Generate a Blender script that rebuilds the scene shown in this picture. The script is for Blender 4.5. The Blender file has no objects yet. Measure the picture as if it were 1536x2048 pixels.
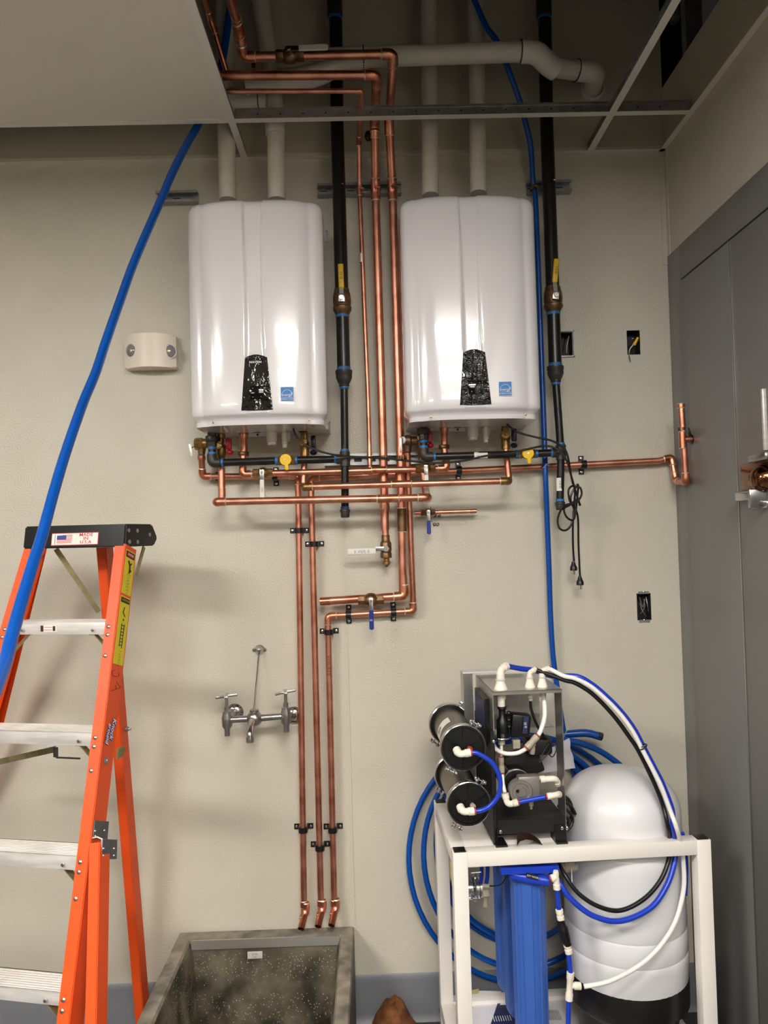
import bpy, bmesh, math, random
from mathutils import Vector as V, Matrix, noise
random.seed(7)
C = bpy.context.scene.collection
SC = bpy.context.scene
PI = math.pi

# ------------------------------------------------------------------ camera
F_PX, CAM_D, EYE = 1530.0, 2.77, 1.73
PITCH, YAW, ROLL = math.radians(1.576), math.radians(0.873), math.radians(1.58)
def cam_axes():
    f = V((math.sin(YAW), math.cos(YAW), 0)); r = V((math.cos(YAW), -math.sin(YAW), 0)); u = V((0, 0, 1))
    f2 = math.cos(PITCH) * f + math.sin(PITCH) * u; u2 = math.cos(PITCH) * u - math.sin(PITCH) * f
    return math.cos(ROLL) * r - math.sin(ROLL) * u2, math.sin(ROLL) * r + math.cos(ROLL) * u2, f2
CR, CU, CF = cam_axes()
CP = V((0, -CAM_D, EYE))
cam = bpy.data.objects.new('camera', bpy.data.cameras.new('camera')); C.objects.link(cam)
cam.matrix_world = Matrix(((CR.x, CU.x, -CF.x, CP.x), (CR.y, CU.y, -CF.y, CP.y), (CR.z, CU.z, -CF.z, CP.z), (0, 0, 0, 1)))
cam.data.sensor_fit = 'VERTICAL'; cam.data.sensor_height = 36.0; cam.data.lens = 36.0 * F_PX / 2048.0
cam.data.clip_start = 0.05
SC.camera = cam

# ------------------------------------------------------------------ world, light, exposure
w = bpy.data.worlds.new('world'); SC.world = w; w.use_nodes = True
w.node_tree.nodes['Background'].inputs[0].default_value = (1.0, 0.95, 0.88, 1)
w.node_tree.nodes['Background'].inputs[1].default_value = 0.012
SC.view_settings.view_transform = 'Standard'; SC.view_settings.look = 'None'
SC.view_settings.gamma = 1.0; SC.view_settings.use_curve_mapping = False
SC.view_settings.exposure = 0.0
TROFFER_POWER = 106.0
LIGHT_COL = (1.0, 0.965, 0.91)
# (x centre, y centre, power factor) of the 2x4 troffers in the ceiling grid
TROFFERS = [(0.14, -3.05, 0.8), (-2.30, -3.05, 1.3), (0.14, -4.27, 0.5), (-2.30, -5.49, 0.6), (0.14, -5.49, .5)]

# ------------------------------------------------------------------ helpers
def ray(px, py):
    return (CF + (px - 768.0) / F_PX * CR - (py - 1024.0) / F_PX * CU).normalized()
def P(px, py, Y=0.0):                    # point of plane y = Y seen at a photo pixel
    d = ray(px, py); return CP + d * ((Y - CP.y) / d.y)
def PX(px, py, X):
    d = ray(px, py); return CP + d * ((X - CP.x) / d.x)
def PZ(px, py, Z):
    d = ray(px, py); return CP + d * ((Z - CP.z) / d.z)
def PP(px, py, o, n):
    d = ray(px, py); return CP + d * ((o - CP).dot(n) / d.dot(n))
def R(px, Y=0.0): return px * (CAM_D + Y) / F_PX
def lin(c):
    return tuple(((x / 255) / 12.92 if x / 255 <= .04045 else ((x / 255 + .055) / 1.055) ** 2.4) for x in c) + (1,)

def mat(name, col, rough=.5, metal=0, bump=0, bscale=60, var=0, vscale=8, coat=0, emit=0, alpha=1, trans=0, var_col=None, stretch=None, spec=None, ramp=(.35, .65), detail=3):
    m = bpy.data.materials.new(name); m.use_nodes = True
    nt = m.node_tree; b = nt.nodes['Principled BSDF']; L = nt.links
    c = lin(col); b.inputs['Base Color'].default_value = c
    b.inputs['Roughness'].default_value = rough; b.inputs['Metallic'].default_value = metal
    if coat: b.inputs['Coat Weight'].default_value = coat; b.inputs['Coat Roughness'].default_value = .03
    if spec is not None: b.inputs['Specular IOR Level'].default_value = spec
    if trans: b.inputs['Transmission Weight'].default_value = trans
    if alpha < 1: b.inputs['Alpha'].default_value = alpha
    if emit:
        b.inputs['Emission Color'].default_value = c; b.inputs['Emission Strength'].default_value = emit
    if bump or var:
        tc = nt.nodes.new('ShaderNodeTexCoord'); mp = nt.nodes.new('ShaderNodeMapping')
        L.new(tc.outputs['Object'], mp.inputs[0])
        if stretch: mp.inputs['Scale'].default_value = stretch
    if var:
        n = nt.nodes.new('ShaderNodeTexNoise'); n.inputs['Scale'].default_value = vscale; n.inputs['Detail'].default_value = detail
        L.new(mp.outputs[0], n.inputs['Vector'])
        r = nt.nodes.new('ShaderNodeValToRGB'); r.color_ramp.elements[0].position = ramp[0]; r.color_ramp.elements[1].position = ramp[1]
        c2 = lin(var_col) if var_col else tuple(x * (1 - var) for x in c[:3]) + (1,)
        r.color_ramp.elements[0].color = c2; r.color_ramp.elements[1].color = c
        L.new(n.outputs['Fac'], r.inputs[0]); L.new(r.outputs[0], b.inputs['Base Color'])
    if bump:
        n2 = nt.nodes.new('ShaderNodeTexNoise'); n2.inputs['Scale'].default_value = bscale; n2.inputs['Detail'].default_value = 2
        L.new(mp.outputs[0], n2.inputs['Vector'])
        bp = nt.nodes.new('ShaderNodeBump'); bp.inputs['Strength'].default_value = bump; bp.inputs['Distance'].default_value = .002
        L.new(n2.outputs['Fac'], bp.inputs['Height']); L.new(bp.outputs[0], b.inputs['Normal'])
    return m

M = {}
M['wall'] = mat('frp_panel_wall', (206, 200, 184), .31, bump=1.0, bscale=180, var=.05, vscale=5)
M['plaster'] = mat('painted_plaster', (200, 192, 172), .6, bump=.1, bscale=80, var=.05, vscale=3)
M['grey_paint'] = mat('grey_door_paint', (128, 127, 125), .38, bump=.15, bscale=40, var=.06, vscale=3)
M['far_paint'] = mat('taupe_wall_paint', (112, 106, 96), .6)
M['floor'] = mat('dark_grey_floor', (70, 68, 66), .35, bump=.1, bscale=40, var=.25, vscale=14)
M['cove'] = mat('grey_rubber_cove', (118, 120, 126), .45, var=.08, vscale=9)
M['tile'] = mat('white_ceiling_panel', (226, 220, 208), .6, bump=.1, bscale=120, var=.03, vscale=2)
M['deck'] = mat('dark_deck', (70, 66, 60), .8, var=.2)
M['tbar'] = mat('white_grid_paint', (226, 222, 212), .4)
M['galv'] = mat('galvanised_steel', (170, 172, 172), .38, metal=.7, var=.25, vscale=30)
M['zinc'] = mat('bright_zinc', (205, 205, 205), .25, metal=1)
M['chrome'] = mat('chrome', (200, 200, 202), .16, metal=1)
M['rough_chrome'] = mat('rough_cast_chrome', (176, 175, 174), .3, metal=1, bump=.3, bscale=120)
M['alu'] = mat('aluminium', (238, 234, 230), .4, metal=.45, var=.2, vscale=10, stretch=(1, 1, 6))
M['copper'] = mat('copper_pipe', (232, 166, 141), .38, metal=1, var=.5, vscale=14, var_col=(190, 120, 94), bump=.08, bscale=50, ramp=(.3, .6))
M['copper_fit'] = mat('copper_fitting', (232, 160, 130), .36, metal=1, var=.5, vscale=40, var_col=(186, 112, 76), ramp=(.3, .6))
M['copper_bright'] = mat('bright_copper', (226, 150, 118), .26, metal=1, var=.3, vscale=30)
M['solder'] = mat('solder', (236, 220, 196), .4, metal=.6)
M['brass'] = mat('brass', (172, 136, 84), .36, metal=.9, var=.4, vscale=40)
M['brass_dull'] = mat('dull_bronze', (138, 108, 78), .42, metal=.85, var=.4, vscale=50)
M['black_iron'] = mat('black_iron_pipe', (30, 29, 28), .3, metal=.15, bump=.15, bscale=60, var=.3, vscale=30)
M['malleable'] = mat('malleable_iron', (74, 70, 66), .45, metal=.5, bump=.4, bscale=120, var=.3, vscale=40)
M['sealant'] = mat('blue_thread_sealant', (52, 112, 176), .45, var=.3, vscale=60)
M['pvc'] = mat('white_pvc', (216, 212, 198), .42, var=.10, vscale=14, bump=.06, bscale=40)
M['pvc_fit'] = mat('white_pvc_fitting', (226, 222, 212), .35)
M['purple'] = mat('purple_primer', (60, 44, 84), .5)
M['enamel'] = mat('white_heater_enamel', (236, 233, 236), .16, coat=.9)
M['case'] = mat('light_grey_case', (205, 203, 200), .4)
M['panel'] = mat('black_gloss_panel', (8, 8, 9), .12, coat=.5)
M['screen'] = mat('black_screen', (3, 3, 4), .08)
M['sticker_blue'] = mat('blue_sticker', (38, 122, 196), .45)
M['white_print'] = mat('white_print', (240, 240, 240), .5)
M['black_print'] = mat('black_print', (24, 22, 22), .6)
M['red_print'] = mat('red_print', (192, 52, 48), .5)
M['blue_print'] = mat('navy_print', (40, 56, 140), .5)
M['label_white'] = mat('label_white', (236, 232, 224), .5, var=.06, vscale=60)
M['yellow'] = mat('yellow_plastic', (246, 196, 10), .4)
M['yellow_grip'] = mat('yellow_vinyl_grip', (226, 180, 20), .45, var=.15, vscale=90)
M['blue_grip'] = mat('navy_vinyl_grip', (24, 48, 130), .35)
M['red_knob'] = mat('red_knob', (176, 18, 26), .3)
M['dark_knob'] = mat('dark_knob', (14, 20, 44), .3)
M['black'] = mat('black_plastic', (16, 16, 16), .36)
M['black_rough'] = mat('black_rubber', (22, 21, 21), .55)
M['blue_pipe'] = mat('blue_plastic_pipe', (0, 76, 166), .3, var=.12, vscale=6)
M['blue_tube'] = mat('blue_tubing', (26, 62, 190), .28)
M['white_tube'] = mat('white_tubing', (238, 234, 230), .35)
M['ptc'] = mat('ivory_push_fitting', (240, 232, 216), .35)
M['ptc_grey'] = mat('beige_push_fitting', (176, 166, 146), .4)
M['red_clip'] = mat('dull_red_collet', (168, 60, 54), .45)
M['white_steel'] = mat('white_powder_coat', (240, 234, 226), .35, var=.03, vscale=8)
M['stainless'] = mat('brushed_stainless', (186, 184, 180), .3, metal=.9, var=.12, vscale=40, stretch=(1, 1, 10))
M['dark_steel'] = mat('dark_vessel_steel', (120, 112, 102), .34, metal=.8, var=.15, vscale=20)
M['tank'] = mat('white_tank', (224, 223, 225), .3, coat=.2)
M['filter_blue'] = mat('blue_filter_housing', (60, 102, 188), .38, var=.06, vscale=10)
M['orange'] = mat('orange_fibreglass', (236, 84, 24), .42, bump=.15, bscale=200, var=.08, vscale=12)
M['olive'] = mat('zinc_dichromate_steel', (176, 166, 122), .35, metal=.7, var=.4, vscale=20)
M['plate'] = mat('grey_steel_plate', (108, 110, 112), .5, metal=.5, var=.2, vscale=60)
M['cap_black'] = mat('black_ladder_cap', (10, 10, 10), .3, spec=.3, bump=.1, bscale=90)
M['sticker_yellow'] = mat('yellow_sticker', (222, 204, 34), .45)
M['box_shade'] = mat('shaded_box_steel', (46, 46, 46), .5, metal=.4)  # galvanised box interior, with the shade of the recess put into the colour
M['paper'] = mat('white_paper', (228, 224, 230), .6, bump=.3, bscale=14)
M['navy_paper'] = mat('navy_paper', (34, 44, 84), .5)
M['pale_yellow'] = mat('pale_yellow_paper', (206, 196, 128), .6)
M['brown'] = mat('dark_brown_vinyl', (64, 40, 34), .45)
M['rag'] = mat('brown_rag', (150, 92, 46), .8, bump=.6, bscale=60, var=.4, vscale=30, var_col=(92, 54, 26))
M['drawn'] = mat('marker_ink', (28, 26, 30), .6)
M['lens'] = mat('smoked_lens', (150, 148, 160), .1, trans=.3)
M['lens_bright'] = mat('lamp_reflector', (214, 206, 150), .2, metal=.6)
M['off_white'] = mat('off_white_plastic', (238, 228, 214), .4)
M['troffer'] = mat('troffer_diffuser', (255, 246, 232), .5, emit=0)
M['bronze'] = mat('polished_bronze_latch', (126, 88, 62), .14, metal=1)
M['pump_grey'] = mat('pump_cast_grey', (150, 144, 138), .4, metal=.5)
M['threshold'] = mat('threshold_strip', (120, 118, 112), .4)

def terrazzo():
    m = bpy.data.materials.new('speckled_terrazzo'); m.use_nodes = True; nt = m.node_tree; L = nt.links; b = nt.nodes['Principled BSDF']
    tc = nt.nodes.new('ShaderNodeTexCoord'); v = nt.nodes.new('ShaderNodeTexVoronoi'); v.inputs['Scale'].default_value = 120
    L.new(tc.outputs['Object'], v.inputs['Vector'])
    n = nt.nodes.new('ShaderNodeTexNoise'); n.inputs['Scale'].default_value = 9; n.inputs['Detail'].default_value = 5; L.new(tc.outputs['Object'], n.inputs['Vector'])
    n2 = nt.nodes.new('ShaderNodeTexNoise'); n2.inputs['Scale'].default_value = 120; L.new(tc.outputs['Object'], n2.inputs['Vector'])
    r1 = nt.nodes.new('ShaderNodeValToRGB'); r1.color_ramp.elements[0].color = lin((48, 44, 34)); r1.color_ramp.elements[1].color = lin((112, 104, 86)); r1.color_ramp.elements[0].position = .38; r1.color_ramp.elements[1].position = .66
    L.new(n.outputs['Fac'], r1.inputs[0])
    r2 = nt.nodes.new('ShaderNodeValToRGB'); r2.color_ramp.elements[0].position = .16; r2.color_ramp.elements[1].position = .26
    r2.color_ramp.elements[0].color = (1, 1, 1, 1); r2.color_ramp.elements[1].color = (0, 0, 0, 1); L.new(v.outputs['Distance'], r2.inputs[0])
    r3 = nt.nodes.new('ShaderNodeValToRGB'); r3.color_ramp.elements[0].position = .40; r3.color_ramp.elements[1].position = .5; L.new(v.outputs['Color'], r3.inputs[0])
    mu = nt.nodes.new('ShaderNodeMath'); mu.operation = 'MULTIPLY'; L.new(r2.outputs[0], mu.inputs[0]); L.new(r3.outputs[0], mu.inputs[1])
    mx = nt.nodes.new('ShaderNodeMixRGB'); L.new(mu.outputs[0], mx.inputs[0]); L.new(r1.outputs[0], mx.inputs[1]); mx.inputs[2].default_value = lin((176, 170, 146))
    L.new(mx.outputs[0], b.inputs['Base Color']); b.inputs['Roughness'].default_value = .5
    bp = nt.nodes.new('ShaderNodeBump'); bp.inputs['Strength'].default_value = .3; bp.inputs['Distance'].default_value = .001; L.new(n2.outputs['Fac'], bp.inputs['Height']); L.new(bp.outputs[0], b.inputs['Normal'])
    return m
M['terrazzo'] = terrazzo()
M['concrete_rim'] = mat('worn_concrete_rim', (150, 141, 126), .6, bump=.4, bscale=90, var=.4, vscale=16, var_col=(92, 88, 80), detail=6)

def film(name, amt, scale=22):
    """black gloss panel under creased clear film: relief only, the lights make the glints"""
    m = bpy.data.materials.new(name); m.use_nodes = True; nt = m.node_tree; L = nt.links; b = nt.nodes['Principled BSDF']
    b.inputs['Base Color'].default_value = lin((10, 10, 11)); b.inputs['Roughness'].default_value = .1
    b.inputs['Coat Weight'].default_value = 1; b.inputs['Coat Roughness'].default_value = .02
    tc = nt.nodes.new('ShaderNodeTexCoord'); n = nt.nodes.new('ShaderNodeTexNoise'); n.inputs['Scale'].default_value = scale; n.inputs['Detail'].default_value = 3; n.inputs['Distortion'].default_value = 2.0
    L.new(tc.outputs['Object'], n.inputs['Vector'])
    bp = nt.nodes.new('ShaderNodeBump'); bp.inputs['Strength'].default_value = amt; bp.inputs['Distance'].default_value = .02
    L.new(n.outputs['Fac'], bp.inputs['Height']); L.new(bp.outputs[0], b.inputs['Normal']); L.new(bp.outputs[0], b.inputs['Coat Normal'])
    return m
M['film_strong'] = film('wrinkled_film_strong', .9, 26)
M['film_light'] = film('wrinkled_film_light', .16, 14)

def frame_of(d):
    d = V(d).normalized(); a = V((0, 0, 1)) if abs(d.z) < .9 else V((1, 0, 0))
    x = a.cross(d).normalized(); y = d.cross(x); return x, y, d
def rounded(pts, rad, n=6):
    pts = [V(p) for p in pts]
    if len(pts) < 3: return pts
    out = [pts[0]]
    for i in range(1, len(pts) - 1):
        a, b, c = pts[i - 1], pts[i], pts[i + 1]
        r = min(rad, (b - a).length * .49, (c - b).length * .49)
        p, q = b + (a - b).normalized() * r, b + (c - b).normalized() * r
        for k in range(n + 1):
            t = k / n; out.append(p * (1 - t) ** 2 + b * 2 * t * (1 - t) + q * t * t)
    out.append(pts[-1]); return out
def spline(pts, n=8, closed=False):
    pts = [V(p) for p in pts]; N = len(pts); out = []
    rng = range(N) if closed else range(N - 1)
    for i in rng:
        g = (lambda k: pts[k % N]) if closed else (lambda k: pts[max(0, min(N - 1, k))])
        p0, p1, p2, p3 = g(i - 1), g(i), g(i + 1), g(i + 2)
        for k in range(n):
            t = k / n
            out.append(.5 * ((2 * p1) + (p2 - p0) * t + (2 * p0 - 5 * p1 + 4 * p2 - p3) * t * t + (3 * p1 - p0 - 3 * p2 + p3) * t ** 3))
    if not closed: out.append(pts[-1])
    return out

class MB:
    def __init__(s, m=None): s.bm = bmesh.new(); s.mats = []; s.cur = 0; s.loc = None; (m and s.m(m))
    def m(s, name):
        if name not in s.mats: s.mats.append(name)
        s.cur = s.mats.index(name); return s
    def f(s, vs):
        try: fc = s.bm.faces.new(vs); fc.material_index = s.cur; return fc
        except ValueError: return None
    def tube(s, pts, r, seg=14, caps=True, closed=False):
        pts = [V(p) for p in pts]; n = len(pts); rr = r if isinstance(r, (list, tuple)) else [r] * n
        rings = []; x = None
        for i in range(n):
            if closed: d = pts[(i + 1) % n] - pts[i - 1]
            else: d = pts[min(i + 1, n - 1)] - pts[max(i - 1, 0)]
            if d.length < 1e-9: d = V((0, 0, 1))
            d.normalize()
            if x is None: x = frame_of(d)[0]
            x = (x - d * x.dot(d)); x = x.normalized() if x.length > 1e-6 else frame_of(d)[0]
            y = d.cross(x)
            k = 1.0
            if 0 < i < n - 1 or closed:
                a = (pts[i] - pts[i - 1]).normalized().dot((pts[(i + 1) % n] - pts[i]).normalized()); k = 1 / max(.6, math.sqrt(max(0, (1 + a) / 2)))
            rings.append([s.bm.verts.new(pts[i] + (x * math.cos(2 * PI * j / seg) + y * math.sin(2 * PI * j / seg)) * rr[i] * (k if k < 1.3 else 1)) for j in range(seg)])
        for i in range(n if closed else n - 1):
            a, b = rings[i], rings[(i + 1) % n]
            for j in range(seg): s.f([a[j], a[(j + 1) % seg], b[(j + 1) % seg], b[j]])
        if caps and not closed: s.f(rings[0][::-1]); s.f(rings[-1])
        return s
    def hollow(s, p0, p1, r, ri, seg=16, depth=.03):   # open-ended pipe mouth at p1
        p0, p1 = V(p0), V(p1); d = (p1 - p0).normalized()
        return s.lathe(p0, d, [(0, 0), (r, 0), (r, (p1 - p0).length), (ri, (p1 - p0).length), (ri, (p1 - p0).length - depth), (0, (p1 - p0).length - depth)], seg)
    def lathe(s, o, axis, prof, seg=20):
        o = V(o); x, y, d = frame_of(axis); rings = []
        for r, h in prof:
            if r < 1e-6: rings.append([s.bm.verts.new(o + d * h)])
            else: rings.append([s.bm.verts.new(o + d * h + (x * math.cos(2 * PI * j / seg) + y * math.sin(2 * PI * j / seg)) * r) for j in range(seg)])
        for a, b in zip(rings, rings[1:]):
            for j in range(seg):
                k = (j + 1) % seg
                if len(a) == 1 and len(b) == 1: continue
                if len(a) == 1: s.f([a[0], b[k], b[j]])
                elif len(b) == 1: s.f([a[j], a[k], b[0]])
                else: s.f([a[j], a[k], b[k], b[j]])
        return s
    def ring(s, c, axis, R_, r, seg=24, s2=8, sy=1.0):
        x, y, d = frame_of(axis); c = V(c)
        return s.tube([c + x * math.cos(2 * PI * j / seg) * R_ + y * math.sin(2 * PI * j / seg) * R_ * sy for j in range(seg)], r, s2, closed=True)
    def ball(s, c, r, seg=12, sc=(1, 1, 1)):
        c = V(c); g = []
        for i in range(seg // 2 + 1):
            t = PI * i / (seg // 2)
            if i in (0, seg // 2): g.append([s.bm.verts.new(c + V((0, 0, r * math.cos(t) * sc[2])))])
            else: g.append([s.bm.verts.new(c + V((r * math.sin(t) * math.cos(2 * PI * j / seg) * sc[0], r * math.sin(t) * math.sin(2 * PI * j / seg) * sc[1], r * math.cos(t) * sc[2]))) for j in range(seg)])
        for a, b in zip(g, g[1:]):
            for j in range(seg):
                k = (j + 1) % seg
                if len(a) == 1: s.f([a[0], b[j], b[k]])
                elif len(b) == 1: s.f([a[j], b[0], a[k]])
                else: s.f([a[j], b[j], b[k], a[k]])
        return s
    def box(s, c, size, ax=None, bev=0, bseg=2):
        c = V(c); X, Y, Z = [V(a).normalized() for a in ax] if ax else (V((1, 0, 0)), V((0, 1, 0)), V((0, 0, 1)))
        hx, hy, hz = [q / 2 for q in size]
        vs = [s.bm.verts.new(c + X * hx * i + Y * hy * j + Z * hz * k) for i in (-1, 1) for j in (-1, 1) for k in (-1, 1)]
        fs = [s.f([vs[i] for i in q]) for q in ((0, 1, 3, 2), (4, 6, 7, 5), (0, 4, 5, 1), (2, 3, 7, 6), (0, 2, 6, 4), (1, 5, 7, 3))]
        if bev:
            es = list({e for f_ in fs for e in f_.edges})
            r = bmesh.ops.bevel(s.bm, geom=es, offset=min(bev, min(size) * .45), segments=bseg, affect='EDGES', profile=.5, clamp_overlap=True)
            for f_ in r['faces']: f_.material_index = s.cur
        return s
    def bx(s, a, b, bev=0):                     # box between opposite corners
        a, b = V(a), V(b); return s.box((a + b) / 2, [abs(q) for q in (b - a)], bev=bev)
    def beam(s, a, b, w_, h_, up=(0, 0, 1), bev=0):   # bar from a to b, width along cross, height along up
        a, b = V(a), V(b); d = (b - a).normalized(); x = d.cross(V(up)).normalized(); y = x.cross(d)
        return s.box((a + b) / 2, (w_, (b - a).length, h_), (x, d, y), bev)
    def prism(s, poly, ext):
        ext = V(ext); a = [s.bm.verts.new(V(p)) for p in poly]; b = [s.bm.verts.new(V(p) + ext) for p in poly]
        s.f(a[::-1]); s.f(b); n = len(a)
        for i in range(n): s.f([a[i], a[(i + 1) % n], b[(i + 1) % n], b[i]])
        return s
    def patch(s, p, d, ln, r, a0, a1, seg=8, up=None):   # piece of paper wrapped on a pipe
        x, y, dd = frame_of(d); p = V(p); A = []
        for k in range(seg + 1):
            t = a0 + (a1 - a0) * k / seg; o = (x * math.cos(t) + y * math.sin(t)) * r
            A.append((s.bm.verts.new(p + o - dd * ln / 2), s.bm.verts.new(p + o + dd * ln / 2)))
        for a, b in zip(A, A[1:]): s.f([a[0], a[1], b[1], b[0]])
        return s
    def build(s, name, parent=None, label=None, angle=38, **kw):
        bmesh.ops.recalc_face_normals(s.bm, faces=s.bm.faces[:])
        base = V((0, 0, 0)); q = parent
        while q is not None: base += q.location; q = q.parent
        if parent is None and len(s.bm.verts):
            xs = [v_.co for v_ in s.bm.verts]
            base = V(((min(v_.x for v_ in xs) + max(v_.x for v_ in xs)) / 2, (min(v_.y for v_ in xs) + max(v_.y for v_ in xs)) / 2, min(v_.z for v_ in xs)))
        for v_ in s.bm.verts: v_.co -= base
        me = bpy.data.meshes.new(name); s.bm.to_mesh(me); s.bm.free()
        for mm in s.mats: me.materials.append(M[mm])
        for p_ in me.polygons: p_.use_smooth = True
        me.set_sharp_from_angle(angle=math.radians(angle))
        o = bpy.data.objects.new(name, me); C.objects.link(o)
        if parent is not None: o.parent = parent
        else: o.location = base
        if label: o['label'] = label
        for k_, v2 in kw.items(): o[k_] = v2
        return o
def tag(o, label, cat, group=None):
    o['label'] = label; o['category'] = cat
    if group: o['group'] = group
    return o
def thing(name, label, cat, loc, group=None):
    o = bpy.data.objects.new(name, None); C.objects.link(o); o.location = V(loc); o.empty_display_size = .05
    return tag(o, label, cat, group)
def struct(mb, name, parent=None):
    return mb.build(name, parent, **({} if parent else {'kind': 'structure'}))
def copy_tree(o, parent=None):
    c = o.copy(); C.objects.link(c); c.parent = parent
    for ch in list(o.children): copy_tree(ch, c)
    return c
def text(parent, s, c, xd, yd, size, m='black_print', name='lettering', off=0.0006, align='CENTER', shear=0, bold=0, sx=1.0, font_label=None):
    cu = bpy.data.curves.new('t', 'FONT'); cu.body = s; cu.size = 1; cu.align_x = align; cu.align_y = 'CENTER'; cu.shear = shear; cu.offset = bold; cu.resolution_u = 2
    o = bpy.data.objects.new('t', cu); me = bpy.data.meshes.new_from_object(o)
    X, Y = V(xd).normalized(), V(yd).normalized(); N = X.cross(Y); base = V((0, 0, 0)); q = parent
    while q is not None: base += q.location; q = q.parent
    for v_ in me.vertices: v_.co = V(c) - base + X * v_.co.x * size * sx + Y * v_.co.y * size + N * off
    bpy.data.objects.remove(o); bpy.data.curves.remove(cu)
    me.name = name; me.materials.clear(); me.materials.append(M[m]); ob = bpy.data.objects.new(name, me); C.objects.link(ob); ob.parent = parent
    return ob

# ================================================================== ROOM
ZC = P(620, 318, 0).z            # suspended ceiling height
XR = P(1358, 1066, 0).x          # right wall
XL, YF = -3.55, -7.4
ZT = 4.3
def wall_grid(name, m, holes, x0, x1, z0, z1, yy=0.0):
    xs = sorted({x0, x1} | {h[0] for h in holes} | {h[1] for h in holes}); zs = sorted({z0, z1} | {h[2] for h in holes} | {h[3] for h in holes})
    mb = MB(m)
    for a, b in zip(xs, xs[1:]):
        for c, d in zip(zs, zs[1:]):
            cx, cz = (a + b) / 2, (c + d) / 2
            if any(h[0] < cx < h[1] and h[2] < cz < h[3] for h in holes): continue
            mb.f([mb.bm.verts.new(V(q)) for q in ((a, yy, c), (b, yy, c), (b, yy, d), (a, yy, d))])
    bmesh.ops.remove_doubles(mb.bm, verts=mb.bm.verts[:], dist=1e-5)
    return struct(mb, name)
def rect_px(x0, y0, x1, y1):
    a, b = P(x0, y0), P(x1, y1); return (a.x, b.x, b.z, a.z)
BOX1, BOX2, BOX3 = rect_px(1116, 665, 1146, 711), rect_px(1253, 661, 1281, 709), rect_px(1273, 1187, 1303, 1240)
wall_grid('wall_back', 'wall', [BOX1, BOX2, BOX3], XL, XR, 0, ZC)
wall_grid('wall_back_upper', 'plaster', [], XL, XR, ZC, ZT).name = 'wall_upper'
struct(MB('black_rough').bx((XL, .10, 0), (XR + .2, .12, ZT)), 'wall_cavity')
struct(MB('far_paint').bx((XL - .05, YF, 0), (XL, .1, ZT)), 'wall_left')
struct(MB('far_paint').bx((XL, YF - .05, 0), (XR + .6, YF, ZT)), 'wall_front')
struct(MB('floor').bx((XL - .05, YF - .05, -.05), (XR + .7, .12, 0)), 'floor')
struct(MB('deck').bx((XL - .05, YF - .05, ZT), (XR + .6, .12, ZT + .05)), 'ceiling_deck')
# right wall: plaster above and beyond the door opening, open above 3.34 m
ZRT = P(1334, 176, 0).z
DOOR_TOP = PX(1331, 519, XR).z      # top of the grey frame at the corner
DY1 = -2.35
mb = MB('wall'); mb.bx((XR, YF, DOOR_TOP), (XR + .12, 0, ZC)); mb.bx((XR, YF, 0), (XR + .12, DY1, DOOR_TOP)); struct(mb, 'wall_right')
mb = MB('plaster'); mb.bx((XR, YF, ZC), (XR + .12, 0, ZRT)); struct(mb, 'wall_right_upper')
struct(MB('black_rough').bx((XR + .62, YF, 0), (XR + .66, .12, ZT)), 'dark_beyond')  # black sheet: darkness of the open neighbouring plenum put into its colour
a = PX(1384, 60, XR + .06)
mb = MB('galv'); mb.bx((XR + .03, a.y - .018, ZRT - .02), (XR + .09, a.y + .018, ZT)); struct(mb, 'trim_stud')
mb = MB('galv'); mb.box(PX(1349, 32, XR + .05), (.03, .05, .05), bev=.01); struct(mb, 'trim_stud_clip')
# panel joints and corner strip
pa = P(686, 1180)
mb = MB('wall'); mb.bx((pa.x - .012, -.003, .16), (pa.x + .012, 0, ZC - .02)); mb.bx((pa.x - .003, -.0045, .16), (pa.x + .003, -.002, ZC - .02)); struct(mb, 'trim_1')
mb = MB('wall'); zz = P(1333, 530).z
mb.bx((XR - .022, -.004, zz), (XR - .002, 0, ZC)); mb.bx((XR - .004, -.022, zz), (XR, -.001, ZC)); struct(mb, 'trim_2')

# cove base
zb = P(560, 1955, 0).z
def cove(name, a, b, nrm):
    a, b, n_ = V(a), V(b), V(nrm); poly = [(0, 0), (.022, 0), (.012, .012), (.008, .03), (.008, zb - .02), (.003, zb - .004), (0, zb)]
    return struct(MB('cove').prism([a + n_ * p[0] + V((0, 0, p[1])) for p in poly], b - a), name)
cove('baseboard_back', (XL, 0, 0), (XR - .002, 0, 0), (0, -1, 0))
cove('baseboard_left', (XL, YF, 0), (XL, -.03, 0), (1, 0, 0))

# door in the right wall
door = bpy.data.objects.new('door_1', None); C.objects.link(door); door.location = (XR, -1.1, 0); door['kind'] = 'structure'
jy = PX(1365, 600, XR).y; htop = PX(1364.8, 557.8, XR).z
mb = MB('grey_paint'); e = .006
mb.bx((XR - e, -.001, 0), (XR + .10, jy, DOOR_TOP), bev=.002); mb.bx((XR - e, jy, htop), (XR + .10, DY1, DOOR_TOP), bev=.002); mb.bx((XR - e, DY1 + .12, 0), (XR + .10, DY1, htop), bev=.002)
struct(mb, 'door_frame', door)
s1 = PX(1477, 800, XR).y
def leaf(y0, y1, nm, x0=.0):
    return struct(MB('grey_paint').bx((XR + x0 - .012, y0, .03), (XR + .04, y1, htop - .010), bev=.002), nm, door)
struct(MB('black_rough').bx((XR + .002, jy + .001, htop - .001), (XR + .03, DY1 + .12, htop + .0005)), 'head_gap', door)
leaf(jy - .006, s1 + .004, 'door_leaf'); leaf(s1 - .004, DY1 + .126, 'door_leaf')
struct(MB('stainless').bx((XR - .013, s1 - .003, .03), (XR + .02, s1 + .003, htop - .01)), 'gap_strip', door)
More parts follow.
